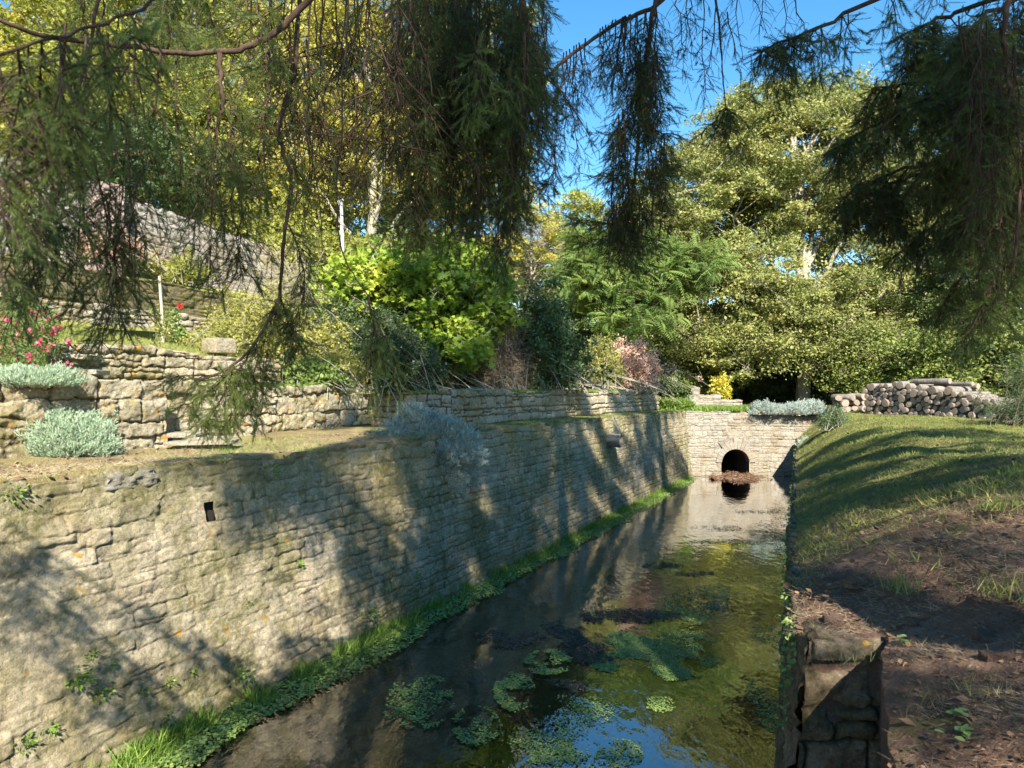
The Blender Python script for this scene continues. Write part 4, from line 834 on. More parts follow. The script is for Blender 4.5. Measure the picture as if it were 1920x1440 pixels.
# pink flower bush left, roses
b = at(18, 690, 7.9); b[2] = 3.02; shrub('pink_flower_bush', 'bush of bright pink flowers at the left border', b, (.50, .35, 1.22), 60, 6500, .05, 'robinia', seed=330, spread=1.5, sub=9, stem_r=.005, flower=('pinkflower', 300, .042), hollow=.5, T=T_LANCE)
b = at(302, 642, 11.35); b[2] = at(302, 642, 11.35)[2]-.03; shrub('young_rose', 'thin young rose tied to the wooden stake', b, (.30, .28, .85), 14, 450, .04, 'oak', seed=331, sub=6, stem_r=.005, flower=('redflower', 3, .03), spread=.5)
b = at(342, 603, 13.2); b[2] = hz(b); shrub('red_rose', 'small rose with one bright red bloom on the lawn edge', b, (.22, .2, .35), 14, 400, .04, 'oak2', seed=332, sub=5, stem_r=.004)
g = G(); rr_ = rng(5); c = at(338, 573, 13.1); d = rdir(rr_, 24); leaves(g, c+d*.02, d, rdir(rr_, 24), .05, T_WIDE, rr_.random(24)); o = part(g, 'bloom', M['redflower'], bpy.data.objects['red_rose'])
b = at(322, 590, 14.3); b[2] = hz(b); shrub('climber', 'fresh green climbing plant against the dark hillside wall', b, (.30, .2, .85), 30, 2400, .05, 'robinia', seed=333, sub=6)
b = at(368, 598, 14); b[2] = hz(b); silver('silver_plant', 'small silver plant beside the red rose', b, (.24, .2, .42), 3200, seed=334, size=.05)
b = at(200, 560, 15); b[2] = hz(b)+.3; shrub('purple_bush', 'reddish brown twiggy bush in front of the dark hillside wall', b, (.8, .4, .75), 60, 3200, .05, 'pinkleaf', seed=335, sub=8, spread=2)
b = at(75, 560, 14.5); b[2] = hz(b)+.2; shrub('small_bush', 'grey green bush against the dark hillside wall', b, (.6, .4, 1.0), 50, 3600, .05, 'silver_green', seed=336, sub=8, spread=2)
b = at(15, 470, 15.6); b[2] = hz(b); shrub('yellow_bush', 'yellow leaved bush at the left border by the tall grey wall', b, (.55, .4, 1.3), 40, 3000, .07, 'yellowshrub', seed=337, sub=8, spread=1.5)
b = at(352, 520, 18.0); b[2] = hz(b); shrub('yellow_bush', 'loose yellow green bush on the dry slope under the tall grey wall', b, (.7, .5, 1.0), 50, 2600, .06, 'gold2', seed=338, sub=8, spread=1.8)
for i, (u, v, Yq, rx, rz_, mt, lb) in enumerate([(440, 590, 15.5, 1.0, 1.6, 'spirea', 'tall yellowish bush at the far end of the garden lawn'), (20, 575, 12.0, .5, .9, 'oak2', 'green leafy bush behind the pink flowers'), (250, 470, 18.0, .9, .8, 'spirea', 'dry yellowish bush at the foot of the tall grey wall')]):
    b = at(u, v, Yq); b[2] = hz(b); shrub('small_bush', lb, b, (rx, rx*.6, rz_), 50, 5000, .05, mt, seed=350+i, sub=8, spread=2)
b = at(405, 610, 14); b[2] = hz(b); shrub('spirea_bush', 'low yellowish bush at the right end of the upper lawn', b, (.7, .5, .85), 70, 6500, .045, 'spirea', seed=339, sub=8, spread=2)

# ------------------------------------------------------------------ grass, weeds, litter
def blades(g, P, h, r, lean=.45, wid=1., rnd=None, T=T_BLADE):
    n = len(P); D = unit(np.c_[r.normal(0, lean, (n, 2)), np.ones(n)]); N = unit(np.c_[r.normal(size=(n, 2)), np.zeros(n)])
    t = (T[0]*np.array([1, wid, 1]), T[1]); leaves(g, P, D, N, h, t, r.random(n) if rnd is None else rnd)
r = rng(51); g = G()
def strip(n, y0, y1, pw):
    Yq = y0+(y1-y0)*r.random(n)**pw; return Yq
# lush grass at the foot of the canal wall
n = 24000; Yq = strip(n, 4.6, 24, 1.6); wd = np.interp(Yq, [4.5, 6, 9, 16, 24], [.55, .42, .42, .42, .30])*(.55+.65*(vnoise(Yq*1.3, Yq*0, None, 7)+1)/2)
X = xbase(Yq)+.02+r.random(n)**1.3*wd; clump = vnoise(X*6, Yq*6, None, 3)
P = np.c_[X, Yq, .01-.02*r.random(n)]; k = clump > -.1
hgt = (.06+.15*r.random(n))*np.interp(Yq, [5, 8, 24], [1.1, 1, .9])*np.clip(1.25-(X-xbase(Yq))/wd, .35, 1)
blades(g, P[k], hgt[k], r, .5, 1.3)
tag(g.build('water_edge_grass', M['lush'], None), 'lush green grass growing along the foot of the canal wall', 'grass', None, 'stuff')
g = G(); n = 22000; Yq = strip(n, 4.6, 24, 1.5); wd2 = np.interp(Yq, [4.5, 6, 9, 16, 24], [.85, .60, .62, .60, .40]); X = xbase(Yq)+r.random(n)*wd2*(.6+.5*(vnoise(Yq*2.2, Yq*0, None, 9)+1)/2)
leaves(g, np.c_[X, Yq, .008+.035*r.random(n)], rdir(r, n)*[1, 1, .2], np.tile([0, 0, 1.], (n, 1))+r.normal(0, .3, (n, 3)), .035*r.uniform(.5, 1.2, n), T_WIDE, r.random(n))
n = 6000; Yq = 4.3+20*r.random(n)**1.3; k = fbm(Yq*1.8, Yq*0, None, 3, 33) > -.05; Yq = Yq[k]; n = len(Yq); leaves(g, np.c_[xedge(Yq)-.10+.10*r.random(n)+.13*np.exp(-(Yq-4)), Yq, np.interp(Yq, EY, EZ)*r.random(n)**.7+.02], rdir(r, n)+[-.8, 0, -.3], rdir(r, n), .035*r.uniform(.5, 1.3, n), T_WIDE, r.random(n)*.7)
tag(g.build('creeping_weed', M['duck'], None), 'low creeping green plants on the mud along the wall foot', 'weeds', None, 'stuff')
# lawn on the bank
g = G(); n = 150000; u = r.uniform(1480, 1990, n); v = 778+(1180-778)*r.random(n)**1.25
def bank_pts(n, y0, y1, pw, smax):
    Yq = y0+(y1-y0)*r.random(n)**pw; S_ = smax*r.random(n)**.9; X_ = xedge(Yq)+S_; k = X_ < .80*Yq+.3; return X_[k], Yq[k], S_[k]
X_, Yq, S_ = bank_pts(330000, 4.1, 26, 1.15, 9.5)
dens = sstep(-.35, .35, fbm(X_*1.1, Yq*1.1, None, 3, 71)+np.interp(Yq, [4, 6, 8.5], [-.40, -.02, .32])+.25*sstep(.5, 2, S_)); k = r.random(len(X_)) < dens
X_, Yq, S_ = X_[k], Yq[k], S_[k]; Zq = bankz(X_, Yq)
blades(g, np.c_[X_, Yq, Zq-.004], r.uniform(.025, .065, len(X_))*(1+.6*(vnoise(X_*2.5, Yq*2.5, None, 8) > .45)), r, .8, 1.9, rnd=np.clip(r.beta(2, 2, len(X_))*.8+.25*(vnoise(X_*1.2, Yq*1.2, None, 18)), 0, 1))
tag(g.build('lawn_grass', M['grass'], None), 'short patchy green grass on the right bank', 'grass', None, 'stuff')
g = G(); X_, Yq, S_ = bank_pts(80000, 4.06, 13, 1.5, 6.0); kk = r.random(len(X_)) < np.interp(Yq, [4, 8, 13], [1, .55, .1]); X_, Yq = X_[kk], Yq[kk]; blades(g, np.c_[X_, Yq, bankz(X_, Yq)], r.uniform(.02, .075, len(X_)), r, 3.0, .42)
n = 45000; Yq2 = r.uniform(1.6, 4.0, n); X2 = xedge(Yq2)+2.6*r.random(n)**.9; kk = X2 < .85*Yq2+.2; X2, Yq2 = X2[kk], Yq2[kk]
cl = sstep(-.3, .3, fbm(X2*2.5, Yq2*2.5, None, 3, 75)); kk = r.random(len(X2)) < .25+.75*cl; X2, Yq2 = X2[kk], Yq2[kk]
blades(g, np.c_[X2, Yq2, bankz(X2, Yq2)+.002], r.uniform(.015, .07, len(X2)), r, 3.0, .33)
# straw on the terrace
n = 60000; Yq = 4+20*r.random(n)**1.6; X_ = xtop(Yq)-.05-2.3*r.random(n)*np.interp(Yq, [4, 9, 13, 24], [1, 1, .55, .35]); blades(g, np.c_[X_, Yq, topz(Yq)+.01+.03*fbm(X_*1.8, Yq*1.8, None, 4, 21)], r.uniform(.03, .09, n), r, 3.0, .6)
tag(g.build('dry_straw', M['straw'], None), 'dry straw and dead grass strewn over the banks', 'straw', None, 'stuff')
g = G()
# terrace grass, thin
n = 60000; Yq = 4+20.5*r.random(n)**1.1; X_ = xtop(Yq)-.02-2.3*r.random(n)*np.interp(Yq, [4, 9, 13, 24], [1, 1, .5, .33]); k = fbm(X_*1.5, Yq*1.5, None, 3, 77)+np.interp(Yq, [4, 9, 13], [-.22, -.05, .3]) > 0
blades(g, np.c_[X_, Yq, topz(Yq)+.0*X_][k], r.uniform(.02, .07, n)[k], r, .7, 1.6)
n = 16000; Yq = 12.3+12*r.random(n); X_ = .5*Yq-7.25-r.random(n)*.7; blades(g, np.c_[X_, Yq, 2.93+0*X_], r.uniform(.03, .10, n), r, .6, 1.6)
n = 14000; X_ = r.uniform(5.0, 9.6, n); Yq = r.uniform(24.65, 26.9, n); blades(g, np.c_[X_, Yq, 2.2+0*X_], r.uniform(.08, .26, n), r, .5, 2.2)
n = 9000; X_ = r.uniform(5.0, 6.2, n); Yq = r.uniform(24.8, 25.6, n); blades(g, np.c_[X_, Yq, 2.24+0*X_], r.uniform(.25, .50, n), r, .4, 2.0)
n = 3500; Wq = r.uniform(8.9, 9.4, n); Yq = r.uniform(8.6, 13.5, n); blades(g, np.c_[.5*Yq-Wq, Yq, 3.03+0*Yq], r.uniform(.03, .10, n), r, .6, 1.4)
tag(g.build('terrace_grass', M['lush'], None), 'thin grass along the terrace and above the culvert wall', 'grass', None, 'stuff')
g = G(); n = 90000; Wq = 9.7+4.7*r.random(n); Yq = r.uniform(7, 19, n); X_ = .5*Yq-Wq; blades(g, np.c_[X_, Yq, hillz(Wq, Yq)+.03*fbm(X_*1.2, Yq*1.2, None, 4, 31)-.005], r.uniform(.03, .085, n), r, .8, 1.8)
tag(g.build('garden_grass', M['grass'], None), 'yellowish grass of the upper garden lawn', 'grass', None, 'stuff')
# fallen leaves
g = G(); n = 1400; X_, Yq, S_ = bank_pts(n, 4.1, 20, 1.4, 6); leaves(g, np.c_[X_, Yq, bankz(X_, Yq)+.02], rdir(r, len(X_))*[1, 1, .2], np.tile([0, 0, 1.], (len(X_), 1))+r.normal(0, .4, (len(X_), 3)), r.uniform(.03, .065, len(X_)), T_WIDE, r.random(len(X_)))
n = 500; Yq = r.uniform(1.8, 4, n); X_ = xedge(Yq)+1.8*r.random(n); leaves(g, np.c_[X_, Yq, bankz(X_, Yq)+.015], rdir(r, n)*[1, 1, .2], np.tile([0, 0, 1.], (n, 1))+r.normal(0, .4, (n, 3)), r.uniform(.015, .04, n), T_WIDE, r.random(n))
n = 1200; Yq = 4+18*r.random(n)**1.5; X_ = xtop(Yq)-2.0*r.random(n)*np.interp(Yq, [4, 9, 13, 24], [1, 1, .55, .3]); leaves(g, np.c_[X_, Yq, topz(Yq)+.03], rdir(r, n)*[1, 1, .2], np.tile([0, 0, 1.], (n, 1))+r.normal(0, .4, (n, 3)), r.uniform(.02, .05, n), T_WIDE, r.random(n))
tag(g.build('fallen_leaves', M['litter'], None), 'brown fallen leaves scattered over bank and terrace', 'leaves', None, 'stuff')
# sunken and floating debris
g = G(); n = 30000; u = r.uniform(-3, 10, n); Yq = 4.5+19.5*r.random(n)**1.3; f_ = r.random(n); X_ = xbase(Yq)+(xedge(Yq)-xbase(Yq))*f_; k = fbm(X_*1.2, Yq*.8, None, 4, 91) > .05
P = np.c_[X_, Yq, -.20+.16*fbm(X_*.7, Yq*.7, None, 4, 1)+.03+.02*r.random(n)][k]; P[:, 2] = np.minimum(P[:, 2], -.012); m_ = len(P)
leaves(g, P, rdir(r, m_)*[1, 1, .25], np.tile([0, 0, 1.], (m_, 1))+r.normal(0, .4, (m_, 3)), r.uniform(.03, .08, m_), T_OVAL, r.random(m_))
tag(g.build('sunken_leaves', M['litter'], None), 'brown dead leaves lying on the stream bed', 'leaves', None, 'stuff')
g = G()
def ell(cu, cv, ru, rv, n):
    a = r.uniform(0, 6.283, n); q_ = np.sqrt(r.random(n)); u_ = cu+ru*q_*np.cos(a); v_ = cv+rv*q_*np.sin(a); Yq = EYE*K/(v_-HZ); return np.c_[(u_-960)/K*Yq, Yq, np.zeros(n)]
for cu, cv, ru, rv, n in [(1000, 1195, 110, 22, 3800), (1180, 1155, 95, 14, 3200), (1090, 1180, 90, 22, 2400), (1240, 1060, 40, 5, 900), (1350, 990, 60, 5, 900), (1360, 1015, 70, 4, 700), (1240, 1030, 50, 4, 500), (1080, 1215, 60, 14, 1200), (1040, 1290, 60, 16, 900), (1400, 960, 60, 3, 600), (1110, 1235, 40, 10, 600), (1300, 1075, 40, 5, 500)]:
    P = ell(cu, cv, ru, rv, n); k = fbm(P[:, 0]*4, P[:, 1]*4, None, 3, 95) > -.08; P = P[k]; P[:, 2] = .004+.02*r.random(len(P)); m_ = len(P)
    leaves(g, P, rdir(r, m_)*[1, 1, .15], np.tile([0, 0, 1.], (m_, 1))+r.normal(0, .3, (m_, 3)), r.uniform(.02, .06, m_), T_LANCE, r.random(m_))
tag(g.build('floating_debris', M['sunkleaf'], None), 'dark floating mats of rotten leaves and twigs on the water', 'debris', None, 'stuff')
# duckweed sheets
g = G()
for cu, cv, ru, rv, n in [(1235, 1225, 105, 38, 15000), (1175, 1208, 40, 18, 3500), (1290, 1150, 60, 16, 3000), (1000, 1385, 60, 45, 2200), (1110, 1415, 70, 30, 2000), (1060, 1350, 60, 40, 1400), (900, 1365, 35, 28, 700), (780, 1330, 45, 30, 900), (1120, 1330, 40, 20, 600), (1440, 1080, 30, 60, 2600), (1445, 1200, 30, 60, 1700), (1440, 1320, 32, 70, 1900), (1450, 1000, 25, 30, 1500), (1460, 960, 22, 14, 1500), (1330, 1110, 50, 10, 900), (1050, 1420, 80, 20, 1500), (1240, 1320, 22, 12, 350), (1350, 1040, 40, 8, 500)]:
    P = ell(cu, cv, ru*1.35, rv*1.35, n); q0 = atz(cu, cv, 0); rx0 = ru*1.35*q0[1]/K; ry0 = rv*1.35*q0[1]**2/(EYE*K); ee = np.hypot((P[:, 0]-q0[0])/rx0, (P[:, 1]-q0[1])/ry0); k = 1.1*fbm(P[:, 0]*3, P[:, 1]*2.2, None, 5, 97) > (ee-.62)*.9+r.normal(0, .10, len(P)); P = P[k]; P[:, 2] = .004+.008*r.random(len(P)); m_ = len(P)
    leaves(g, P, rdir(r, m_)*[1, 1, .08], np.tile([0, 0, 1.], (m_, 1))+r.normal(0, .12, (m_, 3)), r.uniform(.012, .026, m_), T_WIDE, r.random(m_))
tag(g.build('duckweed', M['duck'], None), 'green duckweed floating in patches on the stream', 'duckweed', None, 'stuff')
for i, (cu, cv, ru, rv, lb) in enumerate([(1028, 1243, 30, 17, 'small watercress clump just above the blue reflection'), (965, 1298, 26, 26, 'watercress clump left of the blue reflection'), (790, 1315, 42, 38, 'wide watercress clump nearest the left wall'), (1288, 1128, 52, 17, 'dark bushy water weed in the middle of the stream'), (895, 1362, 30, 26, 'sparse watercress clump near the bottom of the picture'), (1478, 985, 24, 50, 'dark water weed against the foot of the right bank')]):
    n = 2400; P = ell(cu, cv, ru*1.5, rv*1.4, n); k = fbm(P[:, 0]*6, P[:, 1]*6, None, 4, 99+i) > r.uniform(-.02, .26, len(P)); P = P[k]; m_ = len(P); hh = .08 if i in (3, 5) else .02; P[:, 2] = .01+hh*r.random(m_); c = P.mean(0)*[1, 1, 0]
    o = G(); fl = 1. if i in (3, 5) else .25; leaves(o, P-c, rdir(r, m_)*[1, 1, .5*fl], np.tile([0, 0, 1.], (m_, 1))+r.normal(0, .5*fl, (m_, 3)), r.uniform(.012, .030, m_), T_WIDE, r.random(m_)); o = o.build('watercress_clump', M['duck'] if i not in (3, 5) else M['privet'], None); o.location = tuple(c); tag(o, lb, 'water plant', 'water plants in the stream')
# debris mound at the culvert
c = atz(1385, 896, 0.0); n, m_ = 50, 40; th, rr = np.meshgrid(np.linspace(0, 2*np.pi, n), np.linspace(0, 1, m_), indexing='ij')
Xm = rr*np.cos(th)*1.25; Ym = rr*np.sin(th)*1.1+.1; Zm = .13*(1-rr**1.5)-.05+.20*rr**.5*fbm(Xm*4, Ym*4, None, 3, 5)
g = G(); idx = np.arange(n*m_).reshape(n, m_); g.add(np.stack([Xm, Ym, Zm], -1).reshape(-1, 3), np.stack([idx[:-1, :-1], idx[:-1, 1:], idx[1:, 1:], idx[1:, :-1]], -1).reshape(-1, 4)); o = g.build('debris_mound', M['soil'], None, smooth=True); o.location = tuple(c); tag(o, 'mound of brown leaves and twigs before the culvert mouth', 'debris')
g = G(); n = 5000; a = r.uniform(0, 6.28, n); q_ = np.sqrt(r.random(n)); x_, y_ = q_*np.cos(a)*1.1, q_*np.sin(a)*1.05; x_ = x_*1.15; y_ = y_*1.05+.1; z_ = .11*(1-q_**1.5)-.04+.2*fbm(x_*4, y_*4, None, 3, 5)
kz = z_ > -.01; x_, y_, z_ = x_[kz], y_[kz], z_[kz]; n = len(x_); leaves(g, np.c_[x_, y_, np.maximum(z_, .006)+.02], rdir(r, n)*[1, 1, .3], rdir(r, n)+[0, 0, 1], r.uniform(.03, .11, n), T_LANCE, r.random(n)); g.build('dead_leaves', M['litter'], o)
# weeds on the walls
def weed(lb, p, rad, n, size, mat='lush', T=T_WIDE, group='weeds growing out of the canal wall', seed=0, nm='wall_weed', hang=.3):
    r = rng(seed); p = np.array(p, float); g = G(); d = rdir(r, n); d[:, 2] = d[:, 2]*.8; nn = np.array([.895, -.445, .1]); q_ = (d*r.random(n)[:, None]**.6)*rad; q_ = q_ + nn*(np.abs(q_@nn))[:, None]*.6
    leaves(g, q_, unit(d+nn*.8+[0, 0, -hang]), rdir(r, n)+nn, size*r.uniform(.6, 1.3, n), T, r.random(n)); o = g.build(nm, M[mat], None); o.location = tuple(p); return tag(o, lb, 'weed', group)
def onwall(u, v):
    """point of the left canal wall seen at pixel (u,v)"""
    lo, hi = 2., 26.
    for _ in range(50):
        Yq = (lo+hi)/2; p = at(u, v, Yq); f_ = np.clip((p[2]+.12)/(topz(Yq)+.12), 0, 1); xw = xbase(Yq)*(1-f_)+xtop(Yq)*f_
        if p[0] > xw: lo = Yq
        else: hi = Yq
    # x of the ray falls below the wall's x beyond the wall
    return at(u, v, Yq)
for i, (u, v, rd, n, sz, lb) in enumerate([(145, 1268, .10, 120, .035, 'bright green weed highest in the left trail of weeds on the canal wall'), (190, 1292, .09, 90, .034, 'bright green weed trailing down to the right on the canal wall'), (172, 1225, .05, 40, .03, None), (205, 1244, .045, 30, .03, None), (315, 1276, .055, 60, .03, None), (268, 1290, .05, 40, .03, None),
        (445, 1262, .13, 190, .035, 'largest dark green weed low on the sunlit canal wall'), (362, 1255, .05, 30, .028, None), (560, 1055, .06, 40, .03, None), (95, 1362, .06, 40, .034, None), (50, 1390, .07, 60, .034, None), (30, 925, .09, 80, .035, 'weed under the white stone edge at the left border'), (690, 1145, .12, 120, .035, 'dark weed above the grass strip on the shaded canal wall'), (465, 1130, .04, 26, .025, None), (310, 1335, .05, 40, .03, None), (505, 885, .10, 110, .035, 'dark tuft just under the canal wall top'), (722, 1100, .06, 50, .03, None), (780, 1080, .06, 50, .03, None), (275, 1375, .05, 36, .03, None)]):
    weed(lb or 'tiny weed rooted in a joint of the canal wall', onwall(u, v), rd, n, sz, 'lush' if i not in (6, 12, 15) else 'robinia', T_OVAL, seed=400+i)
for i, (u, v, Yq, h, n, lb) in enumerate([(1240, 764, 25, .35, 260, 'tuft of long green grass at the corner of culvert and terrace walls')]):
    p = at(u, v, Yq); g = G(); rr_ = rng(5); q_ = np.c_[rr_.normal(0, .25, n), rr_.normal(0, .15, n), np.zeros(n)]; blades(g, q_, h*rr_.uniform(.6, 1.2, n), rr_, .35, 2); o = g.build('grass_tuft', M['lush'], None); p[2] = 2.2; o.location = tuple(p); tag(o, lb, 'grass tuft')
for i, (u, v, Yq, h, n, lb) in enumerate([(1690, 1108, 4.5, .14, 60, 'grass tuft on the crest of the near bank'), (1880, 1120, 4.3, .15, 60, 'grass tuft at the right border on bare soil'), (1870, 960, 7.0, .15, 60, 'upright grass tuft on the shaded lawn'), (1715, 1305, 3.4, .08, 12, 'single green sprout on the sunlit soil'), (1840, 1300, 3.4, .07, 30, 'small sprout near a clod at the right'), (1500, 1330, 4.2, .25, 60, 'tall grass between water and broken wall end'), (1830, 850, 11, .16, 90, 'bright grass tuft on the lawn before the woodpile'), (1600, 1240, 4.4, .05, 30, 'low green sprouts beside the broken wall end')]):
    Y_ = Yq; p = at(u, v, Y_); X_ = p[0]
    for _ in range(25):
        zz_ = float(bankz(np.array(X_), np.array(Y_))) if u != 1500 else 0.0; Y_ = .5*Y_+.5*np.clip((EYE-zz_)*K/(v-HZ), 1, 30); X_ = (u-960)/K*Y_
    g = G(); rr_ = rng(50+i); q_ = np.c_[rr_.normal(0, .06, (n, 2)), np.zeros(n)]; blades(g, q_, h*rr_.uniform(.6, 1.2, n), rr_, .45, .75); o = g.build('grass_tuft', M['grass'], None); o.location = (X_, Y_, zz_); tag(o, lb, 'grass tuft')
for i, (u, v, lb) in enumerate([(1780, 1380, 'broad leaved seedling low on the sunlit soil'), (1790, 1345, 'pale two leaf seedling on the near soil'), (1690, 1210, 'small seedling near the earth crevice')]):
    Y_ = 3.; 
    for _ in range(25): zz_ = float(bankz(np.array((u-960)/K*Y_), np.array(Y_))); Y_ = .5*Y_+.5*np.clip((EYE-zz_)*K/(v-HZ), 1, 30)
    g = G(); rr_ = rng(70+i); n = 9; leaves(g, np.c_[rr_.normal(0, .03, (n, 2)), .02+.03*rr_.random(n)], rdir(rr_, n)*[1, 1, .2], np.tile([0, 0, 1.], (n, 1)), .04, T_WIDE, .8+.2*rr_.random(n)); o = g.build('seedling', M['duck'], None); o.location = ((u-960)/K*Y_, Y_, zz_); tag(o, lb, 'seedling')
g = G(); n = 9000; Yq = 2.2+5.5*r.random(n)**1.3; X_ = xedge(Yq)+2.4*r.random(n); kk = X_ < .85*Yq+.2; X_, Yq = X_[kk], Yq[kk]; n = len(X_)
leaves(g, np.c_[X_, Yq, bankz(X_, Yq)+.006], rdir(r, n)*[1, 1, .25], np.tile([0, 0, 1.], (n, 1))+r.normal(0, .5, (n, 3)), r.lognormal(-4.1, .45, n), T_OVAL, r.random(n))
tag(g.build('needle_litter', M['litter'], None), 'brown crumbs of leaf and needle litter on the near soil', 'litter', None, 'stuff')
# clods and stones on the near soil
for i in range(16):
    rr_ = rng(500+i); Y_ = rr_.uniform(2.4, 5.2); X_ = float(xedge(Y_))+rr_.uniform(.15, 1.4); sz = rr_.uniform(.04, .11)
    g = G(); box(g, (0, 0, 0), (sz, sz*.8, sz*.55), rr_.uniform(0, 3), rough=.25, seed=i, div=6); o = g.build('soil_clod', M['soil'], None, smooth=True); o.location = (X_, Y_, float(bankz(np.array(X_), np.array(Y_)))+sz*.1); tag(o, 'reddish clod of earth lying on the near bank', 'clod', 'clods of earth on the near bank')
for i, (u, v, Yq) in enumerate([(243, 900, 6.2)]):
    p = onwall(250, 893); g = G(); box(g, (0, 0, 0), (.34, .46, .15), TD-1.57, rough=.28, seed=9, div=14, rnd=.95); o = g.build('coping_stone', M['wall_end'], None, smooth=True, attrs={'joint': np.ones(6*225)}); o.location = tuple(p+[-.13, .04, -.03]); tag(o, 'white rough stone on the top edge of the canal wall', 'stone')

# ------------------------------------------------------------------ spruces
def _sprig(nn=56, seed=1):
    r = rng(seed); t = np.linspace(.03, 1, nn); a = r.uniform(0, 2*np.pi, nn); V = []; F = []
    for i in range(nn):
        o = np.array([t[i], 0, 0]); d = np.array([.75, math.cos(a[i]), math.sin(a[i])*.75]); d /= np.linalg.norm(d); L_ = .20*(1-.35*t[i]); s = np.cross(d, [1, 0, 0]); s = s/np.linalg.norm(s)*.012
        k = len(V); V += [o-s, o+s, o+d*L_]; F.append([k, k+1, k+2])
    k = len(V); w = .008; V += [[0, w, 0], [0, -w, 0], [1, 0, 0], [0, 0, w], [0, 0, -w]]; F += [[k, k+1, k+2], [k+3, k+4, k+2]]
    return np.array(V), np.array(F)
SPR = _sprig(); SPR_C = _sprig(24, 2)
SPR_C = (SPR_C[0]*np.array([1, 1.3, 1.3]), SPR_C[1])
def hanger(gb, gn, pts, r, side=.28, dens=1., green=1., rad=.005, bare=.15, spr=.15, step=.05, gtone=.4, droop=.62, coarse=False):
    """a pendulous branchlet: main stem pts, side twigs hanging from it, needle sprigs on them"""
    pts = np.array(pts, float); L_ = np.linalg.norm(np.diff(pts, axis=0), axis=1).sum(); n = max(6, int(L_/.08)); P = curve(pts, n, .012, r)
    tubes(gb, P[None], np.linspace(rad, rad*.3, n)[None], 5, r.random())
    ns = max(3, int(L_/step*dens)); tq = np.sort(r.uniform(.02, 1, ns)); i0 = np.clip(tq*(n-1), 0, n-1.001); ii = i0.astype(int); f_ = (i0-ii)[:, None]
    A = P[ii]*(1-f_)+P[ii+1]*f_; tan = unit(P[ii+1]-P[ii]); sd = rdir(r, ns); sd[:, 2] *= .3; sd = unit(sd)
    taper = np.clip(1.15-.55*tq, .3, 1)*np.clip(tq*5+.25, 0, 1); ln = side*taper*r.uniform(.5, 1.25, ns)
    d0 = unit(sd+tan*.5); E = A+d0*ln[:, None]*.75+np.array([0, 0, -1])*(ln*droop)[:, None]*.85; mid = A+d0*ln[:, None]*.55-np.array([0, 0, .12])*ln[:, None]
    tt = np.linspace(0, 1, 5)[None, :, None]; Q = (1-tt)**2*A[:, None]+2*tt*(1-tt)*mid[:, None]+tt**2*E[:, None]
    tubes(gb, Q, (np.linspace(.0019, .0009, 5))[None].repeat(ns, 0), 3, r.random(ns))
    # needle sprigs
    per = np.maximum(2, (ln/.035)).astype(int); k = np.repeat(np.arange(ns), per); m_ = len(k); keep = r.random(m_) > bare; k = k[keep]; m_ = len(k)
    if m_ == 0: return
    t = r.uniform(.12, 1, m_); jj = np.clip((t*4).astype(int), 0, 3); f2 = (t*4-jj)[:, None]; B = Q[k, jj]*(1-f2)+Q[k, jj+1]*f2; dt = unit(Q[k, jj+1]-Q[k, jj])
    D = unit(dt+rdir(r, m_)*.85+np.array([0, 0, -.12])); N = rdir(r, m_); sz = spr*r.uniform(.5, 1.1, m_)
    leaves(gn, B, D, N, sz, SPR_C if coarse else SPR, np.clip(gtone+.35*(r.random(m_)-.5)+.25*(r.random(ns)[k]-.3), 0, 1))

def limb(gb, pts, r0, r1, seed=0): return tube(gb, pts, r0*.62, r1*.7, len(pts)*6, 8, .004, seed)

class Branch:
    def __init__(s): s.b = G(); s.n = G()
    def done(s, root, label=None):
        o = part(s.b, 'branch', M['bark_spruce'], root, smooth=True)
        off = np.array(root.location); s.n.V = [v-off for v in s.n.V]; q_ = s.n.build('needles', M['needle'], o)
        if label: o['label'] = label
        return o

A0 = np.array([.9, -4.2, 1.0])
spA = thing('spruce_tree', 'old spruce above the viewer, its pendulous branches hanging across the top of the picture', 'tree', A0)
g = G(); tube(g, [A0-[0, 0, .3], A0+[0, 0, 6], A0+[.1, 0, 13], A0+[0, 0, 21]], .36, .05, 30, 14, .02, 3); part(g, 'trunk', M['bark_spruce'], spA, smooth=True)
B0 = np.array([6.9, 3.6, 2.0])
spB = thing('spruce_tree', 'spruce at the right border with dark drooping branches over the lawn', 'tree', B0)
g = G(); tube(g, [B0-[0, 0, .3], B0+[0, 0, 6], B0+[.1, 0, 12], B0+[0, 0, 18]], .32, .05, 30, 14, .02, 4); part(g, 'trunk', M['bark_spruce'], spB, smooth=True)
def hang_px(br, r, u, v0, v1, Y_, du=0, n=4, **k):
    """a branchlet hanging at photo column u from row v0 to row v1 at distance Y_ metres"""
    v = np.linspace(v0, v1, n); uu_ = u+du*np.linspace(0, 1, n)**1.3; pts = [at(a, b, Y_+.10*math.sin(i*1.3+u)) for i, (a, b) in enumerate(zip(uu_, v))]
    hanger(br.b, br.n, pts, r, **k)
def feed(br, *pts): return limb(br.b, pts, .045, .012)
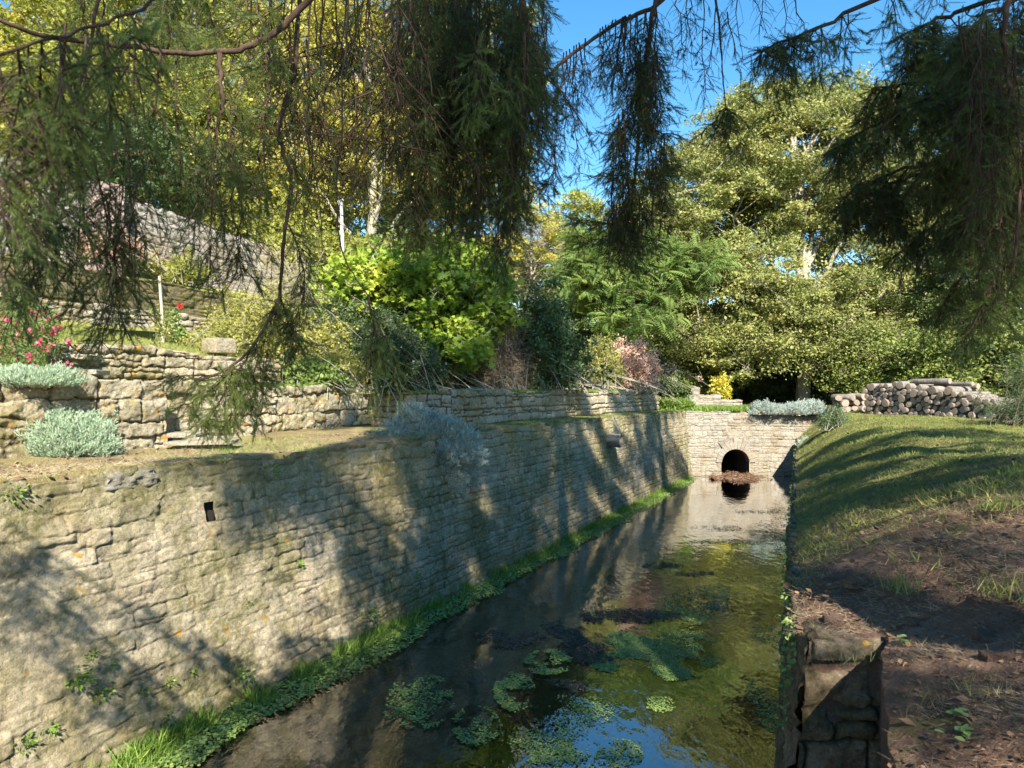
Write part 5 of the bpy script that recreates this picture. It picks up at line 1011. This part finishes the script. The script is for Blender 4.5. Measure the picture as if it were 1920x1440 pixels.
# --- A1 left near limb, reddish, seen from below
r = rng(601); br = Branch()
limb(br.b, [A0+[0, 0, 5.2], (-.3, -.5, 5.4), at(700, -160, 2.8), at(610, -40, 3.0), at(530, 45, 3.0), at(470, 82, 2.95), at(400, 96, 2.9), at(300, 95, 2.8), at(200, 80, 2.7), at(60, 60, 2.5), at(-40, 20, 2.4)], .030, .010, 5)
limb(br.b, [at(410, 98, 2.9), at(412, 140, 2.9), at(415, 200, 2.9), at(400, 260, 2.95)], .018, .008)
for u, v0, v1, du, Y_, sd, bare in [(410, 110, 470, -15, 2.9, .22, .25), (430, 180, 520, 25, 3.0, .24, .2), (390, 200, 520, 5, 3.0, .24, .2), (455, 250, 520, -15, 3.1, .2, .2), (365, 230, 480, 0, 3.1, .2, .25),
        (300, 95, 430, -30, 2.8, .26, .5), (330, 90, 380, 10, 2.9, .2, .5), (250, 80, 500, -40, 2.7, .25, .45), (200, 60, 540, 10, 2.7, .22, .4), (160, 60, 560, -20, 2.6, .22, .35), (120, 40, 540, -20, 2.6, .2, .3), (85, 200, 560, -30, 2.5, .2, .2), (240, 300, 600, 25, 2.7, .16, .35), (505, 60, 420, -20, 3.1, .22, .55), (540, 40, 380, 20, 3.1, .2, .6), (580, 10, 440, -30, 3.2, .2, .55)]:
    hang_px(br, r, u, v0, v1, Y_, du, side=sd, bare=bare*.7, step=.028, spr=.12, gtone=.6)
br.done(spA, 'reddish limb crossing the upper left with bare hanging twigs')
# --- A2 very near blurred sprays, top left
r = rng(602); br = Branch()
limb(br.b, [A0+[-.2, .1, 4.2], (-.6, -.4, 4.6), at(460, -160, 1.5), at(350, -50, 1.4), at(240, 20, 1.35), at(120, 60, 1.3), at(-30, 110, 1.2)], .007, .004, 6)
for u, v0, v1, du, Y_ in [(30, 20, 420, -20, 1.2), (75, 40, 330, 10, 1.25), (-5, 90, 520, 5, 1.2), (120, 50, 260, -10, 1.3), (180, 20, 240, 30, 1.35), (240, 40, 150, 20, 1.35), (110, 120, 340, 15, 1.3), (50, 200, 480, 15, 1.4)]:
    hang_px(br, r, u, np.interp(u, [-30, 120, 240], [112, 62, 22]), v1, Y_, du, side=.11, bare=.0, step=.012, spr=.075, gtone=.65, rad=.0022)
br.done(spA, 'out of focus spruce spray very close at the upper left')
# --- A3 lower left dangling twigs in front of the grey wall
r = rng(603); br = Branch()
limb(br.b, [A0+[-.3, .2, 4.6], (-1.0, .2, 5.0), at(180, -60, 2.3), at(140, 200, 2.4), at(120, 330, 2.5)], .016, .005, 7)
for u, v0, v1, du, Y_, sd in [(120, 300, 560, -40, 2.5, .20), (150, 330, 640, 60, 2.5, .2), (60, 300, 560, 20, 2.5, .2), (30, 330, 620, -10, 2.5, .16), (200, 380, 640, 30, 2.5, .16), (175, 300, 520, 60, 2.6, .2), (95, 350, 540, -30, 2.6, .18), (225, 430, 600, -15, 2.5, .15), (215, 500, 655, -25, 2.4, .11), (260, 330, 500, -20, 2.7, .2)]:
    hang_px(br, r, u, v0, v1, Y_, du, side=sd, bare=.1, step=.03, spr=.11, gtone=.5)
br.done(spA, 'dark dangling twigs in front of the tall grey wall')
# --- A4 long curved strand ending in fresh green sprays
r = rng(604); br = Branch()
P4 = [A0+[0, .2, 5.5], (-.6, .3, 5.6), at(560, -60, 3.2), at(545, 150, 3.2), at(520, 250, 3.1), at(545, 330, 3.1), at(530, 450, 3.0), at(522, 560, 3.0), at(480, 640, 2.9), at(430, 690, 2.85), at(370, 715, 2.8)]
limb(br.b, P4, .022, .006, 8)
for pts, sd, gt in [([at(470, 655, 2.9), at(420, 700, 2.85), at(335, 705, 2.8)], .09, .75), ([at(440, 690, 2.85), at(390, 740, 2.8), at(335, 760, 2.75)], .09, .75), ([at(430, 690, 2.85), at(410, 750, 2.8), at(385, 800, 2.8)], .09, .85), ([at(450, 680, 2.85), at(450, 740, 2.85), at(425, 795, 2.8)], .08, .85), ([at(480, 640, 2.9), at(480, 720, 2.9), at(468, 790, 2.9)], .08, .7), ([at(520, 560, 3.0), at(500, 640, 2.95), at(495, 720, 2.95)], .09, .5), ([at(522, 540, 3.0), at(545, 610, 3.0), at(540, 700, 3.0)], .09, .45), ([at(540, 420, 3.0), at(570, 520, 3.05), at(560, 640, 3.05)], .10, .4)]:
    hanger(br.b, br.n, pts, r, side=sd*1.1, dens=2.6, bare=.0, spr=.12, step=.025, gtone=gt+.1, rad=.004)
br.done(spA, 'long curved strand ending in fresh green sprays before the terrace wall')
# --- A5 thin bare tangle, left centre
r = rng(605); br = Branch()
limb(br.b, [A0+[0, .2, 6.0], (-.2, .5, 6.2), at(700, -80, 3.6), at(600, -60, 3.6), at(480, -70, 3.6)], .016, .008, 9)
for i in range(26):
    u = r.uniform(470, 780); v1 = r.uniform(180, 460) if u < 640 else r.uniform(200, 420)
    hang_px(br, r, u, -40, v1, r.uniform(3.3, 4.2), r.normal(0, 30), side=.30, bare=.6, step=.05, spr=.10, gtone=.5)
for i in range(12):
    u = r.uniform(120, 480); hang_px(br, r, u, -60, r.uniform(60, 200), r.uniform(3.0, 3.8), r.normal(0, 25), side=.22, bare=.15, step=.03, spr=.12, gtone=.6)
tn = 60; st_ = np.array([at(a, b, c_) for a, b, c_ in zip(r.uniform(480, 760, tn), r.uniform(0, 250, tn), r.uniform(3.2, 4, tn))]); sw_ = r.normal(0, .25, (tn, 1))*np.array([[1, 0, 0]]); en = st_+sw_*1.6+np.c_[np.zeros((tn, 2)), -r.uniform(.3, .8, tn)]; md = (st_+en)/2+sw_*.5+r.normal(0, .05, (tn, 3)); tt = np.linspace(0, 1, 8)[None, :, None]
tubes(br.b, (1-tt)**2*st_[:, None]+2*tt*(1-tt)*md[:, None]+tt**2*en[:, None], np.linspace(.0045, .0015, 8)[None].repeat(tn, 0), 4)
br.done(spA, 'tangle of thin nearly bare twigs left of the dark hanging mass')
# --- A6 the heavy dark mass in the middle
r = rng(606); br = Branch()
limb(br.b, [A0+[.1, .2, 7.0], (.2, 1.0, 7.0), at(900, -150, 4.2), at(880, 0, 4.2), at(870, 150, 4.2), at(850, 300, 4.1)], .06, .012, 10)
limb(br.b, [at(960, -120, 4.3), at(990, 100, 4.3), at(960, 260, 4.3), at(950, 400, 4.2)], .03, .01, 11)
for u0, du, lo, hi, nn, bare in [(752, 0, 260, 470, 5, .2), (798, 0, 330, 480, 9, .12), (846, 0, 360, 500, 11, .1), (905, 0, 380, 510, 12, .08), (958, 0, 380, 500, 12, .1), (985, 0, 300, 440, 8, .2), (1015, 0, 200, 330, 5, .4)]:
    for i in range(nn):
        u = u0+r.normal(0, 10); v0 = r.uniform(-80, 130); v1 = r.uniform(lo, hi); hang_px(br, r, u, v0, v1, r.uniform(3.7, 4.8), r.normal(-6, 12), side=.19, bare=bare, step=.035, spr=.13, gtone=r.choice([.15, .3, .5]))
for i in range(24): u = r.uniform(740, 1010); hang_px(br, r, u, -90, r.uniform(40, 240), r.uniform(3.8, 4.8), r.normal(0, 20), side=.28, bare=.1, step=.03, spr=.12, gtone=.25)
for pts, gt in [([at(800, 330, 3.9), at(765, 370, 3.85), at(720, 372, 3.8)], .3), ([at(800, 370, 3.9), at(760, 410, 3.85), at(712, 437, 3.8)], .3), ([at(810, 380, 3.9), at(790, 420, 3.8), at(778, 455, 3.8)], .8), ([at(900, 60, 3.2), at(895, 150, 3.2), at(870, 230, 3.2)], .95), ([at(960, 120, 3.4), at(955, 150, 3.4), at(962, 180, 3.4)], .8), ([at(1040, 280, 4.2), at(1035, 340, 4.2), at(1025, 345, 4.2)], .2)]:
    hanger(br.b, br.n, pts, r, side=.13, dens=2.4, bare=.0, spr=.12, step=.03, gtone=gt, rad=.005, droop=.5)
br.done(spA, 'heavy dark mass of drooping branches in the middle')
# --- A7 sparse fringe over the sky
r = rng(607); br = Branch()
limb(br.b, [A0+[.3, .2, 7.5], (1.0, 1.2, 7.2), at(1290, -80, 4.8), at(1240, 0, 4.7), at(1150, 45, 4.6), at(1060, 110, 4.5), at(1000, 170, 4.4)], .04, .01, 12)
for i in range(34):
    u = r.uniform(1000, 1240); vb = np.interp(u, [1000, 1060, 1150, 1240], [130, 90, 30, 0]); hang_px(br, r, u, vb+5, vb+r.uniform(70, 210), r.uniform(4.45, 4.7), r.normal(0, 14), side=.20, bare=.55, step=.035, spr=.10, gtone=.2)
hanger(br.b, br.n, [at(1040, 150, 4.5), at(1080, 210, 4.5), at(1110, 250, 4.5), at(1150, 247, 4.5)], r, side=.14, dens=1.2, bare=.2, spr=.09, step=.03, gtone=.25)
br.done(spA, 'thin fringe of twigs against the blue sky')
# --- A8 the tapering hanging spray
r = rng(608); br = Branch()
S8 = [A0+[.4, .2, 8.0], (1.3, 1.5, 7.6), at(1250, -80, 4.6), at(1225, 20, 4.6), at(1215, 100, 4.6), at(1200, 200, 4.6), at(1195, 300, 4.6), at(1180, 400, 4.6), at(1165, 470, 4.6)]
limb(br.b, S8, .035, .008, 13)
for v in np.linspace(70, 420, 30):
    cx = np.interp(v, [0, 100, 200, 300, 470], [1225, 1213, 1200, 1195, 1168]); hw = np.interp(v, [0, 150, 250, 350, 430], [12, 30, 52, 48, 30])
    for s_ in range(3): hang_px(br, r, cx+r.uniform(-hw, hw), v, min(505, v+r.uniform(60, 120)), r.uniform(4.3, 4.9), r.normal(0, 8), side=.17, bare=.1, step=.032, spr=.10, gtone=r.choice([.15, .3, .4]))
for pts in ([at(1170, 325, 4.5), at(1120, 332, 4.45), at(1078, 325, 4.4)], [at(1160, 415, 4.5), at(1110, 418, 4.45), at(1062, 405, 4.4)], [at(1215, 240, 4.6), at(1250, 250, 4.6), at(1280, 255, 4.6)], [at(1220, 300, 4.6), at(1255, 310, 4.6), at(1278, 308, 4.6)], [at(1200, 430, 4.6), at(1220, 450, 4.55), at(1235, 466, 4.5)], [at(1180, 230, 4.6), at(1150, 245, 4.5), at(1130, 250, 4.5)], [at(1150, 440, 4.5), at(1110, 450, 4.4), at(1085, 440, 4.4)], [at(1205, 350, 4.6), at(1235, 370, 4.5), at(1250, 385, 4.5)]):
    hanger(br.b, br.n, pts, r, side=.12, dens=2.2, bare=.0, spr=.11, step=.028, gtone=.45, rad=.005, droop=.4)
br.done(spA, 'tapering spray hanging alone in front of the blue sky')
# --- A9 strand with a fan at its tip
r = rng(609); br = Branch()
limb(br.b, [A0+[.6, .3, 8.0], (1.8, 1.5, 7.8), at(1340, -80, 4.6), at(1350, 40, 4.6), at(1355, 120, 4.6), at(1362, 200, 4.6)], .02, .005, 14)
for u, v0, v1, du in [(1290, -60, 130, 10), (1320, -60, 180, 0), (1345, 0, 190, -25), (1365, 20, 130, 25), (1385, -60, 120, 10), (1400, -60, 60, 40), (1300, -40, 110, -20), (1440, -60, 60, -15), (1480, -60, 90, -10), (1490, -20, 80, 30), (1480, 60, 160, -40), (1270, -60, 140, 15)]:
    hang_px(br, r, u, v0, v1, r.uniform(4.4, 4.8), du, side=.15, bare=.5 if u < 1390 else .93, step=.035, spr=.09, gtone=.2, rad=.005)
for a, b in [(1300, 262), (1325, 280), (1350, 285), (1385, 280), (1412, 258), (1365, 290), (1340, 250)]: hanger(br.b, br.n, [at(1362, 200, 4.6), at((1362+a)/2+5, 225, 4.6), at(a, b, 4.55)], r, side=.07, dens=2.2, bare=.0, spr=.085, step=.028, gtone=.3, rad=.004)
br.done(spA, 'thin strand with a small fan at its tip against sky and treetops')
# --- A10 lone dangling olive sprig
r = rng(610); br = Branch()
limb(br.b, [A0+[0, .3, 5.0], (-.5, .5, 5.3), at(650, -80, 2.7), at(640, 200, 2.7), at(642, 480, 2.7), at(690, 560, 2.7), at(702, 620, 2.7)], .007, .0035, 15)
for pts, sd in [([at(700, 590, 2.7), at(700, 660, 2.7), at(685, 750, 2.7)], .085), ([at(706, 600, 2.7), at(730, 660, 2.7), at(745, 730, 2.7)], .085), ([at(690, 560, 2.7), at(705, 620, 2.7), at(725, 690, 2.7)], .07), ([at(700, 620, 2.7), at(690, 690, 2.7), at(695, 770, 2.7)], .07)]:
    hanger(br.b, br.n, pts, r, side=sd, dens=2.0, bare=.0, spr=.09, step=.03, gtone=1.1, rad=.0035)
br.done(spA, 'lone olive sprig dangling in front of the dark flowering bush')
# --- upper crown of A, out of view, it dapples the light
def crown(root, base, z0, z1, R0, seed, nb, avoid=None, dens=1., gap=.0):
    """needle sprays on whorled branches in the upper crown"""
    r = rng(seed); cnt = 0
    for i in range(nb):
        f_ = (i+.5)/nb; z = z0+(z1-z0)*f_; a = i*2.399+r.normal(0, .25); L_ = R0*(1-f_)**.8*r.uniform(.75, 1.15)+.35
        if r.random() < gap or (avoid and avoid(z, a)): continue
        st_ = base+np.array([0, 0, z]); e = st_+np.array([math.cos(a)*L_, math.sin(a)*L_, -.22*L_]); md = (st_+e)/2+np.array([0, 0, .10*L_]); br = Branch(); P = tube(br.b, [st_, md, e], .035, .008, 12, 6, .03, i)
        m_ = int(380*L_*dens); t = r.uniform(.12, 1, m_)**.8*11; j = np.clip(t.astype(int), 0, 10); q_ = P[j]*(1-(t-j)[:, None])+P[j+1]*(t-j)[:, None]
        lat = unit(np.cross(e-st_, [0, 0, 1])); wd = .22*L_*np.clip(1.15-t/11, .15, 1); q_ = q_+lat*(r.uniform(-1, 1, m_)*wd)[:, None]-np.array([0, 0, 1])*(r.random(m_)**1.5*.55)[:, None]
        leaves(br.n, q_, rdir(r, m_)+[0, 0, -1.0], rdir(r, m_), r.uniform(.10, .24, m_), SPR_C, r.random(m_)*.6); br.done(root)
crown(spA, A0, 6.8, 22, 3.7, 701, 92, lambda z, a: z < 10.5 and math.cos(a) < .1, gap=.33, dens=1.3)
def inview(z, a): return False
crown(spB, B0, 5.6, 20.5, 3.8, 702, 88, gap=.2, dens=1.3)
C0 = np.array([3.4, -3.4, 1.6])
shade_spruce = thing('spruce_tree', 'spruce standing behind the viewer on the right bank, shading the stream', 'tree', C0)
g = G(); tube(g, [C0-[0, 0, .3], C0+[0, 0, 6], C0+[.1, 0, 13], C0+[0, 0, 22]], .34, .05, 30, 14, .02, 4); part(g, 'trunk', M['bark_spruce'], shade_spruce, smooth=True)  # unseen tree added to throw more shade on wall and stream
crown(shade_spruce, C0, 8.0, 23.5, 3.9, 703, 112, gap=.12, dens=1.5)
# --- spruce B, branches that come into view from the right
r = rng(620); 
def blimb(tip, via, z0, gt, label, nh, side=.24, bare=.12, lo=.25, hang=.5, spr=.15, dens=1.3):
    nh = int(nh*1.15); br = Branch(); P = tube(br.b, [B0+[0, 0, z0], via, tip], .028, .004, 18, 7, .015, int(z0*10)); n = len(P)
    for i in range(nh):
        t = r.uniform(lo, 1)*(n-1); j = int(min(t, n-2)); p = P[j]*(1-(t-j))+P[j+1]*(t-j); ff_ = 1-.6*(t/(n-1)); h_ = hang*r.uniform(.4, 1.2)*ff_+.08; dd = rdir(r, 1)[0]*.12
        hanger(br.b, br.n, [p, p+[dd[0], dd[1], -h_*.45], p+[dd[0]*1.7, dd[1]*1.7, -h_]], r, side=side*ff_+.03, dens=dens, bare=bare, spr=spr, step=.035, gtone=gt, rad=.005)
    hanger(br.b, br.n, [P[-5], P[-3], P[-1]], r, side=.13, dens=2.4, bare=.0, spr=spr, step=.025, gtone=gt, rad=.005, droop=.4)
    br.done(spB, label)
blimb(at(1422, 97, 4.6), at(1620, 10, 4.8), 5.0, .35, 'branch reaching out over the blue sky at the upper right', 26, .16, .2, .35, .45)
blimb(at(1690, 65, 4.7), at(1800, 20, 4.9), 4.2, .3, None, 22)
blimb(at(1685, 132, 4.8), at(1800, 90, 5.0), 3.8, .2, None, 22)
blimb(at(1638, 165, 5.0), at(1760, 150, 5.1), 3.5, .25, None, 22)
blimb(at(1545, 290, 5.2), at(1730, 190, 5.2), 3.3, .5, 'branch with a bright green tip at the right', 26, .2, .2)
blimb(at(1575, 385, 5.4), at(1720, 330, 5.4), 2.8, .3, None, 24)
blimb(at(1600, 350, 5.0), at(1760, 300, 5.2), 3.0, .3, None, 20)
blimb(at(1690, 470, 5.6), at(1820, 380, 5.6), 2.6, .4, None, 22, .2, .5)
blimb(at(1760, 585, 5.2), at(1850, 470, 5.4), 2.4, .6, None, 22, .2, .35)
blimb(at(1830, 600, 4.6), at(1900, 480, 4.9), 2.4, .7, 'lowest branch at the right border with olive tips', 20, .2, .2)
blimb(at(1700, 200, 4.2), at(1860, 120, 4.4), 3.7, .3, None, 26)
blimb(at(1760, 300, 4.4), at(1880, 240, 4.5), 3.3, .25, None, 26)
blimb(at(1800, 420, 4.6), at(1900, 350, 4.7), 2.8, .35, None, 26)
blimb(at(1790, 80, 4.0), at(1900, 0, 4.3), 4.2, .3, None, 24)
blimb(at(1850, 200, 3.8), at(1960, 120, 4.2), 3.8, .35, None, 22)
r = rng(630); br = Branch()      # low boughs added beside the viewer, outside the picture; their shadows fall on the canal wall
for (x0, y0, z0, x1, y1, z1) in [(.7, -4.0, 6.2, -3.3, 1.3, 5.0), (.7, -4.0, 6.6, -2.2, 1.4, 4.9), (.6, -4.0, 7.2, -3.0, .2, 6.1), (.8, -4.0, 6.8, -1.3, 1.0, 5.9)]:
    P = limb(br.b, [(x0, y0, z0), ((x0+x1)/2, (y0+y1)/2, (z0+z1)/2+.35), (x1, y1, z1)], .04, .012)
    for i in range(14):
        p = P[int((.35+.65*r.random())*(len(P)-1))]; h_ = r.uniform(.2, .7); dd = rdir(r, 1)[0]*.35
        if p[2]-h_ < 4.25 and p[1] > 0: h_ = max(.1, p[2]-4.25)
        hanger(br.b, br.n, [p, p+[dd[0], dd[1], -h_*.4], p+[dd[0]*1.5, dd[1]*1.5, -h_]], r, side=.26, dens=1.2, bare=.05, spr=.15, step=.04, rad=.008)
br.done(spA)
r = rng(640); br = Branch()      # rusty stem with long dead twigs at the right border
limb(br.b, [B0+[0, 0, 5.2], at(1960, -100, 3.9), at(1895, 0, 3.9), at(1885, 90, 3.9), at(1900, 180, 3.9), at(1915, 320, 3.9), at(1905, 480, 3.9)], .035, .01, 16)
for i in range(34):
    u = r.uniform(1790, 1925); v0 = r.uniform(0, 260); hang_px(br, r, u, v0, v0+r.uniform(150, 330), r.uniform(3.6, 4.8), r.normal(0, 25), side=.22, bare=.62, step=.04, spr=.10, gtone=.35)
br.done(spB, 'rusty brown stem with long dead twigs at the right border')
print('objects', len(bpy.data.objects), 'verts', sum(len(m.vertices) for m in bpy.data.meshes))
